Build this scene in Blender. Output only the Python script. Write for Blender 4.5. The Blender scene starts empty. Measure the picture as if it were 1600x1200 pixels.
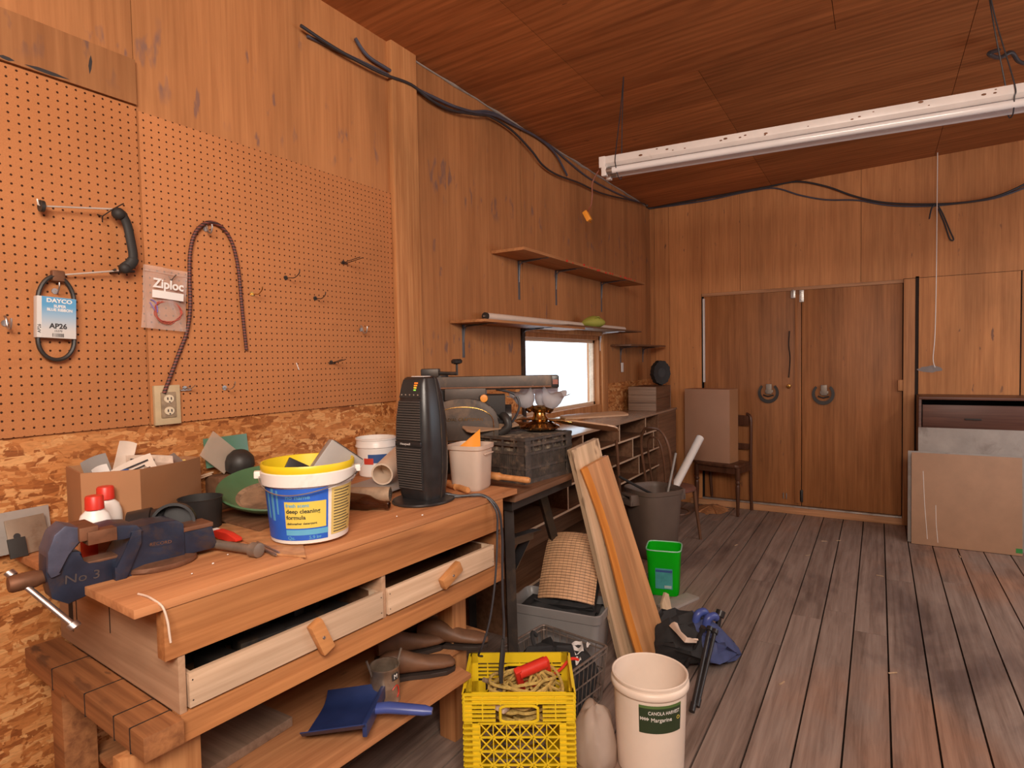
import bpy, bmesh, math, random
from mathutils import Vector as V, Matrix as Mx, Euler
random.seed(7)
PI = math.pi
R = math.radians
sc = bpy.context.scene
COL = sc.collection
# ------------------------------------------------------------------ room frame
# floor z=0, camera above the origin, long left wall at y=D, far wall with the doors at x=L
D, L, H = 2.154, 6.525, 1.57
FPX, YAW, PIT, ROL = 945.35, 0.545222647, -0.0392643, -0.01866604
_f = V((math.cos(PIT)*math.cos(YAW), math.cos(PIT)*math.sin(YAW), math.sin(PIT)))
_r = V((math.sin(YAW), -math.cos(YAW), 0)); _u = _r.cross(_f)
CR = _r*math.cos(ROL)+_u*math.sin(ROL); CU = -_r*math.sin(ROL)+_u*math.cos(ROL); CF = _f
CAM = V((0, 0, H))
def ray(px, py): return CR*((px-800)/FPX)+CU*((600-py)/FPX)+CF
# measured points: a sight line met with a real plane of the room
def YP(px, py, y): d = ray(px, py); return CAM+d*(y/d.y)
def XP(px, py, x): d = ray(px, py); return CAM+d*(x/d.x)
def ZP(px, py, z): d = ray(px, py); return CAM+d*((z-H)/d.z)
def WL(px, py, off=0.0): return YP(px, py, D-off)
def WB(px, py, off=0.0): return XP(px, py, L-off)
def ceil_z(y): return 3.205+0.031*(D-y)
def facing(x, y): return math.atan2(-y, -x)+PI/2     # turns a thing's local -Y towards the viewer

# ------------------------------------------------------------------ node materials
class NT:
    def __init__(s, name):
        s.m = bpy.data.materials.new(name); s.m.use_nodes = True
        s.nt = s.m.node_tree; s.nt.nodes.clear()
        s.out = s.n('ShaderNodeOutputMaterial'); s.b = s.n('ShaderNodeBsdfPrincipled')
        s.l(s.b.outputs[0], s.out.inputs[0])
    def n(s, t, **k):
        q = s.nt.nodes.new(t)
        for a, b in k.items(): setattr(q, a, b)
        return q
    def l(s, a, b): s.nt.links.new(a, b)
    def val(s, sock, v):
        if hasattr(v, 'is_linked') or isinstance(v, bpy.types.NodeSocket): s.l(v, sock)
        else: sock.default_value = v
    def math(s, op, a, b=None, c=None):
        q = s.n('ShaderNodeMath', operation=op)
        s.val(q.inputs[0], a)
        if b is not None: s.val(q.inputs[1], b)
        if c is not None: s.val(q.inputs[2], c)
        return q.outputs[0]
    def coords(s, kind='Object', scale=(1, 1, 1), rot=(0, 0, 0), rnd=True):
        tc = s.n('ShaderNodeTexCoord'); mp = s.n('ShaderNodeMapping')
        mp.inputs['Scale'].default_value = scale; mp.inputs['Rotation'].default_value = rot
        v = tc.outputs[kind]
        if rnd:
            oi = s.n('ShaderNodeObjectInfo'); k = s.math('MULTIPLY', oi.outputs['Random'], 37.0)
            cb = s.n('ShaderNodeCombineXYZ'); s.l(k, cb.inputs[0]); s.l(k, cb.inputs[1]); s.l(k, cb.inputs[2])
            ad = s.n('ShaderNodeVectorMath', operation='ADD'); s.l(v, ad.inputs[0]); s.l(cb.outputs[0], ad.inputs[1]); v = ad.outputs[0]
        s.l(v, mp.inputs['Vector']); return mp.outputs[0]
    def noise(s, vec, scale, detail=5, rough=.55, dist=0.0):
        q = s.n('ShaderNodeTexNoise'); s.l(vec, q.inputs['Vector'])
        q.inputs['Scale'].default_value = scale; q.inputs['Detail'].default_value = detail
        q.inputs['Roughness'].default_value = rough; q.inputs['Distortion'].default_value = dist
        return q.outputs['Fac']
    def ramp(s, fac, stops):
        q = s.n('ShaderNodeValToRGB'); e = q.color_ramp.elements
        while len(e) < len(stops): e.new(0.5)
        for el, (p, c) in zip(e, stops):
            el.position = p; el.color = (c, c, c, 1) if isinstance(c, (int, float)) else (*c, 1)
        s.l(fac, q.inputs[0]); return q.outputs[0]
    def mix(s, fac, a, b, mode='MIX'):
        q = s.n('ShaderNodeMix', data_type='RGBA', blend_type=mode)
        s.val(q.inputs[0], fac)
        for i, v in ((6, a), (7, b)):
            if isinstance(v, tuple): q.inputs[i].default_value = (*v, 1)
            else: s.l(v, q.inputs[i])
        return q.outputs[2]
    def bump(s, h, strength=.3, dist=.002):
        q = s.n('ShaderNodeBump'); q.inputs['Strength'].default_value = strength; q.inputs['Distance'].default_value = dist
        s.l(h, q.inputs['Height']); s.l(q.outputs[0], s.b.inputs['Normal'])
    def set(s, **k):
        for a, v in k.items():
            i = s.b.inputs[a.replace('_', ' ')]
            if isinstance(v, bpy.types.NodeSocket): s.l(v, i)
            elif isinstance(v, tuple) and len(v) == 3: i.default_value = (*v, 1)
            else: i.default_value = v
        return s

def mul(c, k): return tuple(min(1.0, x*k) for x in c)
def lerp(a, b, t): return tuple(x*(1-t)+y*t for x, y in zip(a, b))

def wood(name, lo, hi, axis='Z', fine=55, rough=.62, tone=False, stain=None, stain_amt=.66, knots=0, ring=0, rnd=True, spec=.3, bands=None, soft=0.0):
    t = NT(name); ai = 'XYZ'.index(axis)
    sc1 = [1, 1, 1]; sc1[ai] = .035
    v = t.coords(scale=tuple(sc1), rnd=rnd)
    g1 = t.noise(v, fine, 6, .6, .4); g2 = t.noise(v, fine*.18, 3, .5, 1.2)
    sc2 = [1, 1, 1]; sc2[ai] = .3
    v2 = t.coords(scale=tuple(sc2), rnd=rnd); g3 = t.noise(v2, 2.2, 4, .6, .6)
    f = t.math('ADD', t.math('MULTIPLY', g1, .60), t.math('MULTIPLY', g2, .40))
    lo_ = lerp(mul(lo, .92), lerp(lo, hi, .5), soft); c = t.ramp(f, [(.36, lo_), (.50, lerp(lo_, hi, .55)), (.62, hi)])
    c = t.mix(1.0, c, t.ramp(g3, [(.28, .72), (.5, .95), (.75, 1.1)]), 'MULTIPLY')
    if ring:
        w = t.n('ShaderNodeTexWave', wave_type='RINGS', rings_direction='XYZ'[ai]); s3 = [1, 1, 1]; s3[ai] = .12
        t.l(t.coords(scale=tuple(s3), rnd=rnd), w.inputs['Vector'])
        w.inputs['Scale'].default_value = ring; w.inputs['Distortion'].default_value = 14; w.inputs['Detail'].default_value = 3
        w.inputs['Detail Scale'].default_value = .7
        c = t.mix(.38, c, t.mix(1.0, c, t.ramp(w.outputs['Fac'], [(.2, .55), (.6, 1.0)]), 'MULTIPLY'))
    if knots:
        vo = t.n('ShaderNodeTexVoronoi'); s4 = [1, 1, 1]; s4[ai] = .45
        t.l(t.coords(scale=tuple(s4), rnd=rnd), vo.inputs['Vector']); vo.inputs['Scale'].default_value = knots
        k = t.ramp(vo.outputs['Distance'], [(.05, 1.0), (.11, .75), (.17, 0.0)])
        c = t.mix(k, c, mul(lo, .35))
    if stain:
        s5 = [1, 1, 1]; s5[ai] = .32
        sn = t.noise(t.coords(scale=tuple(s5), rnd=rnd), 21, 3, .5)
        sn2 = t.noise(t.coords(rnd=rnd), 1.3, 2, .5)
        k = t.math('MULTIPLY', t.ramp(sn, [(stain_amt, 0.0), (stain_amt+.05, .8)]), t.ramp(sn2, [(.45, 0.0), (.6, 1.0)]))
        c = t.mix(k, c, stain)
    if bands:
        tcz = t.n('ShaderNodeTexCoord'); sz = t.n('ShaderNodeSeparateXYZ'); t.l(tcz.outputs['Object'], sz.inputs[0])
        for (zc, hwz, sc_, lo_t) in bands:
            dz_ = t.math('ABSOLUTE', t.math('SUBTRACT', sz.outputs['Z'], zc)); mk = t.ramp(t.math('DIVIDE', dz_, hwz), [(.55, 1.0), (1.0, 0.0)])
            sn3 = t.noise(t.coords(scale=(1, 1, .34), rnd=False), sc_, 3, .55, .2)
            c = t.mix(t.math('MULTIPLY', mk, t.ramp(sn3, [(lo_t, 0.0), (lo_t+.09, .8)])), c, (.20, .115, .095))
    if tone:
        a = t.n('ShaderNodeAttribute', attribute_name='tone'); c = t.mix(1.0, c, a.outputs['Color'], 'MULTIPLY')
    t.set(Base_Color=c, Roughness=rough, Specular_IOR_Level=spec); t.bump(f, .12, .001)
    return t.m

def plain(name, col, rough=.5, metal=0.0, var=.12, scale=9, dirt=None, dirt_amt=.6, bump=0, spec=.5, trans=0, alpha=1, sss=0, emit=0):
    t = NT(name); v = t.coords()
    n1 = t.noise(v, scale, 5, .6)
    c = t.ramp(n1, [(.3, mul(col, 1-var)), (.7, mul(col, 1+var))])
    if dirt:
        n2 = t.noise(v, scale*.6, 6, .65, .5); c = t.mix(t.ramp(n2, [(dirt_amt-.06, 0.0), (dirt_amt+.1, .85)]), c, dirt)
    t.set(Base_Color=c, Metallic=metal, Specular_IOR_Level=spec)
    t.set(Roughness=t.math('ADD', t.math('MULTIPLY', n1, .15), rough-.07))
    if trans: t.set(Transmission_Weight=trans)
    if alpha < 1: t.set(Alpha=alpha)
    if sss: t.set(Subsurface_Weight=sss, Subsurface_Radius=(.02, .02, .02), Subsurface_Scale=.5)
    if emit: t.set(Emission_Color=col, Emission_Strength=emit)
    if bump: t.bump(n1, bump, .002)
    return t.m

def osb(name):
    t = NT(name); cols = None
    for i, (rot, sx, sy, seed) in enumerate(((.25, 9, 44, 0.), (-.55, 11, 52, 3.1), (.95, 10, 46, 7.7))):
        v = t.coords(scale=(sx, 1, sy), rot=(0, rot, 0), rnd=False)
        nz = t.n('ShaderNodeTexNoise'); t.l(v, nz.inputs['Vector']); nz.inputs['Scale'].default_value = .8
        ad = t.n('ShaderNodeVectorMath', operation='MULTIPLY_ADD'); t.l(nz.outputs['Color'], ad.inputs[0])
        ad.inputs[1].default_value = (.9, 0, .9); t.l(v, ad.inputs[2])
        vo = t.n('ShaderNodeTexVoronoi'); t.l(ad.outputs[0], vo.inputs['Vector']); vo.inputs['Scale'].default_value = 1
        sp = t.n('ShaderNodeSeparateColor'); t.l(vo.outputs['Color'], sp.inputs[0])
        c = t.ramp(sp.outputs[i], [(0.0, (.24, .072, .018)), (.3, (.42, .150, .042)), (.65, (.54, .225, .072)), (1.0, (.68, .36, .145))])
        c = t.mix(1.0, c, t.ramp(t.noise(v, 3.2, 3, .6), [(.3, .74), (.55, 1.05)]), 'MULTIPLY')
        if cols is None: cols = c
        else:
            vv = t.coords(scale=(6, 1, 6), rnd=False)
            m = t.ramp(t.noise(vv, 2.0+i, 3, .6, .8), [(.5, 0.0), (.54, 1.0)]); cols = t.mix(m, cols, c)
    vd = t.coords(scale=(9, 1, 30), rot=(0, .4, 0), rnd=False)
    cols = t.mix(t.ramp(t.noise(vd, 1.7, 5, .7, 1.0), [(.645, 0.0), (.70, .65)]), cols, (.13, .05, .02))
    t.set(Base_Color=cols, Roughness=.6, Specular_IOR_Level=.3); return t.m

def pegmat(name, x0, z0):
    t = NT(name); tc = t.n('ShaderNodeTexCoord'); sp = t.n('ShaderNodeSeparateXYZ'); t.l(tc.outputs['Object'], sp.inputs[0])
    p = .0254
    def cell(o, off): return t.math('SUBTRACT', t.math('FRACT', t.math('DIVIDE', t.math('SUBTRACT', o, off), p)), .5)
    dx, dz = cell(sp.outputs['X'], x0), cell(sp.outputs['Z'], z0)
    r = t.math('SQRT', t.math('ADD', t.math('MULTIPLY', dx, dx), t.math('MULTIPLY', dz, dz)))
    hole = t.ramp(r, [(.11, 1.0), (.14, 0.0)])
    v = t.coords(rnd=False)
    n1 = t.noise(v, 260, 3, .7); n2 = t.noise(v, 2.3, 4, .6)
    c = t.ramp(n1, [(.3, (.46, .180, .066)), (.7, (.55, .228, .088))])
    c = t.mix(1.0, c, t.ramp(n2, [(.3, .90), (.7, 1.06)]), 'MULTIPLY')
    vs = t.coords(scale=(1, 1, 3), rnd=False)
    c = t.mix(t.ramp(t.noise(vs, 2.2, 3, .5, .6), [(.66, 0.0), (.76, .35)]), c, (.30, .10, .035))
    c = t.mix(hole, c, (.045, .014, .005))
    t.set(Base_Color=c, Roughness=.6, Specular_IOR_Level=.28)
    t.bump(t.math('SUBTRACT', 1.0, hole), .6, .003)
    return t.m

def floor_mat():
    t = NT('weathered_planks')
    a = t.n('ShaderNodeAttribute', attribute_name='tone')
    v = t.coords(scale=(.05, 1, 1), rnd=False)
    ad = t.n('ShaderNodeVectorMath', operation='MULTIPLY_ADD'); t.l(a.outputs['Vector'], ad.inputs[0]); ad.inputs[1].default_value = (9, 9, 9); t.l(v, ad.inputs[2])
    g1 = t.noise(ad.outputs[0], 46, 6, .65, .5); g2 = t.noise(ad.outputs[0], 9, 4, .6, 1.5)
    f = t.math('ADD', t.math('MULTIPLY', g1, .5), t.math('MULTIPLY', g2, .5))
    c = t.ramp(f, [(.34, (.145, .100, .080)), (.48, (.245, .178, .147)), (.62, (.325, .248, .208))])
    c = t.mix(1.0, c, a.outputs['Color'], 'MULTIPLY')
    vw = t.coords(scale=(.55, 1.3, 1), rnd=False)
    wear = t.noise(vw, 1.35, 6, .62, .4)
    c = t.mix(t.ramp(wear, [(.52, 0.0), (.66, .8)]), c, t.mix(1.0, c, (.36, .36, .42), 'MULTIPLY'))
    warm = t.noise(t.coords(scale=(.6, 1, 1), rnd=False), .9, 4, .6)
    c = t.mix(t.ramp(warm, [(.54, 0.0), (.66, .55)]), c, t.mix(1.0, c, (1.25, .80, .52), 'MULTIPLY'))
    t.set(Base_Color=c, Roughness=t.ramp(wear, [(.4, .62), (.7, .42)]), Specular_IOR_Level=.45)
    t.bump(f, .25, .002); return t.m

M = {}
M['ply'] = wood('plywood_wall', (.37, .147, .053), (.52, .230, .089), 'Z', 60, .6, tone=True, stain=(.20, .11, .09), stain_amt=.68, rnd=False, bands=[(2.63, .16, 17, .60), (1.665, .07, 26, .56), (2.03, .10, 30, .66)], soft=.45)
M['ply_back'] = wood('plywood_back', (.42, .160, .054), (.60, .260, .096), 'Z', 60, .6, tone=True, stain=(.15, .075, .055), stain_amt=.69, rnd=False, soft=.4)
M['ceil'] = wood('plywood_ceiling', (.36, .115, .034), (.54, .195, .064), 'Y', 40, .6, tone=True, stain=(.05, .025, .015), stain_amt=.72, ring=7.0, rnd=False)
M['osb'] = osb('strand_board')
M['stud'] = wood('stud_pine', (.42, .16, .055), (.66, .32, .13), 'Z', 50, .55, knots=2.6)
M['trimwood'] = wood('trim_pine', (.38, .15, .055), (.55, .25, .10), 'Z', 50, .55, knots=2.0)
M['trimwoodh'] = wood('trim_pine_h', (.38, .17, .075), (.58, .30, .15), 'Y', 50, .55)
M['door'] = wood('door_ply', (.29, .105, .032), (.43, .17, .058), 'Z', 60, .5, stain=(.10, .045, .03), stain_amt=.70)
M['fir'] = wood('bench_fir', (.36, .135, .045), (.58, .255, .095), 'X', 45, .55, knots=2.2, ring=6)
M['firtop'] = wood('bench_top_ply', (.40, .16, .065), (.58, .265, .115), 'X', 45, .6, stain=(.20, .09, .045), stain_amt=.62)
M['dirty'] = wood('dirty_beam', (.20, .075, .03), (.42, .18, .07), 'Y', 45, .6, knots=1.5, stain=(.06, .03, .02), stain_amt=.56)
M['panel'] = wood('worn_side_panel', (.38, .22, .13), (.56, .36, .23), 'Y', 30, .6, stain=(.14, .08, .055), stain_amt=.62)
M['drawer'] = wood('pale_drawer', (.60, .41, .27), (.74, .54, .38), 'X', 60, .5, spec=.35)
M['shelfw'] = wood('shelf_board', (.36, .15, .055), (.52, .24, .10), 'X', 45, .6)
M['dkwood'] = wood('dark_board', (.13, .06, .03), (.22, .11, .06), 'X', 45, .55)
M['oldwood'] = wood('old_grey_brown_wood', (.20, .125, .085), (.33, .22, .155), 'Y', 50, .65, knots=2.5)
M['plank1'] = wood('pale_plank', (.50, .34, .20), (.70, .50, .33), 'Z', 34, .6, knots=1.2, ring=5, stain=(.16, .09, .05), stain_amt=.64)
M['plank2'] = wood('orange_plank', (.48, .21, .085), (.64, .33, .15), 'Z', 28, .5, knots=2.4, ring=5)
M['live'] = wood('live_edge', (.55, .19, .035), (.72, .29, .06), 'Z', 40, .5)
M['handle'] = wood('turned_wood', (.48, .20, .065), (.62, .29, .11), 'X', 50, .45)
M['floor'] = floor_mat()
M['walnut'] = wood('walnut', (.085, .033, .022), (.15, .062, .042), 'Y', 50, .4)
M['chair'] = wood('chair_wood', (.11, .05, .028), (.19, .09, .05), 'Z', 40, .35)
M['chaird'] = wood('dark_chair_wood', (.07, .028, .016), (.12, .05, .028), 'Z', 40, .3)
M['card'] = plain('cardboard', (.40, .20, .098), .7, var=.07, scale=4, spec=.2)
M['cardlt'] = plain('flat_carton', (.44, .25, .165), .7, var=.05, scale=3, spec=.2)
M['hard'] = plain('hardboard', (.40, .235, .145), .6, var=.09, scale=6, spec=.3)
M['grey_sheet'] = plain('grey_sheet', (.34, .30, .27), .6, var=.14, scale=7, spec=.3, dirt=(.20, .16, .14))
M['white'] = plain('white_plastic', (.80, .76, .72), .35, var=.04, scale=4, dirt=(.55, .42, .33), dirt_amt=.68)
M['offwhite'] = plain('offwhite_plastic', (.78, .66, .56), .4, var=.06, scale=5, dirt=(.50, .33, .23), dirt_amt=.66)
M['enamel'] = plain('white_enamel', (.74, .70, .68), .3, var=.06, scale=8, dirt=(.45, .30, .20), dirt_amt=.70)
M['tube'] = plain('lamp_tube', (.80, .79, .80), .12, var=.02)
M['blackpl'] = plain('black_plastic', (.020, .019, .020), .33, var=.2, scale=20)
M['blackmat'] = plain('black_matte', (.022, .020, .019), .65, var=.25, scale=14)
M['inner'] = plain('dark_inner', (.006, .006, .008), .5)  # near-black inside of the elbow mouth, its shade put into the colour
M['rubber'] = plain('rubber', (.028, .025, .023), .5, var=.25, scale=20)
M['darksteel'] = plain('dark_painted_steel', (.035, .030, .028), .45, .3, var=.3, scale=10, dirt=(.10, .065, .04), dirt_amt=.6)
M['louvre'] = plain('louvre_grey', (.085, .075, .070), .4, var=.15, scale=10)
M['sawgrey'] = plain('saw_grey_brown', (.075, .058, .048), .5, .2, var=.25, scale=10, dirt=(.17, .11, .07), dirt_amt=.58)
M['steel'] = plain('steel', (.48, .45, .44), .42, 1.0, var=.15, scale=14)
M['rodlight'] = plain('pale_rod', (.58, .52, .47), .35, .25, var=.08)  # pale paint stands in for the shine of steel
M['zinc'] = plain('zinc', (.50, .48, .46), .38, .9, var=.15, scale=14, dirt=(.25, .17, .11), dirt_amt=.62)
M['rust'] = plain('rusty_steel', (.19, .085, .045), .6, .5, var=.3, scale=18)
M['rodgrey'] = plain('grey_bolt_steel', (.27, .22, .18), .5, .6, var=.2, scale=20)
M['bracket'] = plain('bracket_grey', (.14, .145, .165), .45, .4, var=.12)
M['brass'] = plain('brass', (.50, .30, .09), .22, 1.0, var=.12)
M['dkbrass'] = plain('dark_brass', (.28, .15, .06), .22, 1.0, var=.2)
M['vise'] = plain('vise_blue', (.018, .026, .052), .42, .15, var=.3, scale=16, dirt=(.075, .045, .032), dirt_amt=.60, bump=.2)
M['viselt'] = plain('vise_worn_blue', (.085, .092, .145), .42, .3, var=.25, scale=16, dirt=(.16, .09, .06), dirt_amt=.62)
M['castletter'] = plain('cast_letter', (.085, .070, .070), .5, .3, var=.2)
M['viseway'] = plain('vise_rusty_way', (.20, .095, .055), .55, .5, var=.3, scale=20)
M['red'] = plain('red_plastic', (.65, .035, .020), .4, var=.08)
M['orange'] = plain('orange_plastic', (.78, .30, .035), .4, var=.08)
M['yellow'] = plain('yellow_plastic', (.80, .58, .018), .4, var=.05, sss=.0)
M['lime'] = plain('mask_green', (.36, .36, .06), .7, var=.08)
M['pan'] = plain('pan_green', (.075, .16, .075), .38, var=.14, scale=8)
M['pandirt'] = plain('pan_dirt', (.30, .19, .115), .7, var=.4, scale=16, dirt=(.10, .065, .045), dirt_amt=.52)
M['blue'] = plain('label_blue', (.025, .12, .58), .4, var=.1, scale=20)
M['ltblue'] = plain('light_blue', (.12, .42, .66), .45, var=.08)
M['labyel'] = plain('label_yellow', (.74, .58, .10), .45, var=.05)
M['labyel2'] = plain('panel_yellow', (.70, .52, .17), .45, var=.05)
M['ink'] = plain('ink', (.03, .028, .03), .6)
M['inkblue'] = plain('ink_blue', (.03, .08, .25), .6)
M['inkwhite'] = plain('ink_white', (.82, .79, .76), .5, var=.03)
M['inkred'] = plain('ink_red', (.55, .05, .03), .5)
M['ltink'] = plain('ink_cyan', (.10, .35, .62), .5)
M['belt_lbl'] = plain('sleeve_pale', (.62, .60, .58), .5, var=.05)
M['dkgreen'] = plain('label_green', (.025, .045, .018), .5, var=.1)
M['bottle'] = plain('brown_glass', (.040, .012, .005), .08, var=.2, spec=.7)
M['paper'] = plain('paper', (.72, .60, .50), .7, var=.08, scale=12)
M['paper2'] = plain('printed_paper', (.62, .48, .38), .6, var=.2, scale=40)
M['cable'] = plain('cable_black', (.030, .030, .036), .45, var=.2)
M['cableb'] = plain('cable_bluegrey', (.070, .072, .10), .4, var=.2)
M['cordred'] = plain('red_cord', (.22, .06, .03), .5)
M['seat'] = plain('brown_vinyl', (.17, .072, .055), .35, var=.12)
M['fabricb'] = plain('black_fabric', (.020, .019, .020), .85, var=.3, scale=25, bump=.4)
M['fabricblue'] = plain('blue_fabric', (.045, .062, .165), .7, var=.2, scale=18, bump=.3)
M['bluepl'] = plain('blue_plastic', (.055, .085, .30), .35, var=.15)
M['navy'] = plain('navy_plastic', (.020, .035, .12), .35, var=.2)
M['cloth'] = plain('pale_cloth', (.66, .52, .42), .85, var=.1, scale=14)
M['rope'] = plain('rope', (.50, .35, .10), .8, var=.35, scale=60)
M['rope2'] = plain('rope_grey', (.25, .18, .12), .8, var=.35, scale=60)
M['leather'] = plain('brown_leather', (.15, .070, .036), .55, var=.3, scale=14)
M['sole'] = plain('dark_sole', (.030, .020, .016), .6)
M['can'] = plain('trash_can_brown', (.135, .095, .075), .5, var=.1, scale=5)
M['tote'] = plain('grey_tote', (.25, .235, .23), .35, var=.1, scale=4)
M['tin'] = plain('tin_can', (.36, .27, .20), .35, .7, var=.3, scale=20)
M['greyblk'] = plain('grey_box', (.30, .275, .255), .45, var=.08)
M['crateb'] = plain('crate_dusty_black', (.055, .043, .036), .6, var=.35, scale=30, dirt=(.16, .11, .075), dirt_amt=.58)
M['wire'] = plain('basket_wire', (.24, .19, .16), .45, .5, var=.3, scale=30, dirt=(.22, .09, .04), dirt_amt=.6)
M['sawdust'] = plain('sawdust', (.38, .16, .06), .9, var=.3, scale=40)
M['ply_edge'] = plain('pale_desk', (.46, .40, .36), .5, var=.08)
M['ink_dark'] = M['ink']
M['gap'] = plain('dark_gap', (.02, .01, .006), .9)

def translucent(name, col, rough=.3, alpha=.5, trans_w=.5, glow=None):
    t = NT(name); n1 = t.noise(t.coords(), 6, 4, .6)
    t.set(Base_Color=t.ramp(n1, [(.3, mul(col, .88)), (.7, mul(col, 1.05))]), Roughness=rough, Alpha=alpha)
    if trans_w:
        tr = t.n('ShaderNodeBsdfTranslucent'); tr.inputs[0].default_value = (*col, 1)
        mx = t.n('ShaderNodeMixShader'); mx.inputs[0].default_value = trans_w
        t.l(t.b.outputs[0], mx.inputs[1]); t.l(tr.outputs[0], mx.inputs[2]); t.l(mx.outputs[0], t.out.inputs[0])
    return t.m
M['tub'] = translucent('cloudy_tub', (.80, .68, .58), .3, .93, .35)
M['shade'] = translucent('frosted_shade', (.86, .87, .92), .35, 1.0, .6)
M['greenp'] = translucent('green_tub', (.015, .80, .022), .3, 1.0, .6)
M['bag'] = translucent('clear_bag', (.78, .62, .54), .12, .26, 0)
M['sack'] = translucent('cloudy_sack', (.82, .70, .62), .22, .62, .3)
M['acryl'] = translucent('acrylic_sheet', (.62, .50, .40), .12, .55, 0)
M['greenac'] = translucent('green_sheet', (.12, .26, .17), .2, .8, 0)

def glass_pane():
    t = NT('window_glass'); tr = t.n('ShaderNodeBsdfTransparent'); tr.inputs[0].default_value = (.93, .97, 1, 1)
    mx = t.n('ShaderNodeMixShader'); mx.inputs[0].default_value = .08
    t.set(Base_Color=(.9, .95, 1.0), Roughness=.08)
    t.l(tr.outputs[0], mx.inputs[1]); t.l(t.b.outputs[0], mx.inputs[2]); t.l(mx.outputs[0], t.out.inputs[0]); return t.m
M['glass'] = glass_pane()

def stripes(name, base, line, axis, pitch, duty, axis2=None, pitch2=1, duty2=0):
    t = NT(name); tc = t.n('ShaderNodeTexCoord'); sp = t.n('ShaderNodeSeparateXYZ'); t.l(tc.outputs['Object'], sp.inputs[0])
    def st(ax, p, d): return t.math('LESS_THAN', t.math('FRACT', t.math('DIVIDE', sp.outputs[ax], p)), d)
    k = st(axis, pitch, duty)
    if axis2: k = t.math('MAXIMUM', k, t.math('MULTIPLY', st(axis2, pitch2, duty2), .55))
    n = t.noise(t.coords(), 30, 3, .6)
    c = t.mix(k, t.ramp(n, [(.3, mul(base, .85)), (.7, mul(base, 1.1))]), line)
    t.set(Base_Color=c, Roughness=.6); t.bump(t.math('SUBTRACT', 1.0, k), .5, .003); return t.m
M['mat'] = stripes('slatted_mat', (.64, .37, .20), (.08, .035, .018), 'Z', .0145, .17, 'X', .024, .08)
M['chain'] = stripes('braided_cord', (.20, .055, .042), (.035, .018, .016), 'Z', .011, .5)

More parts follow.
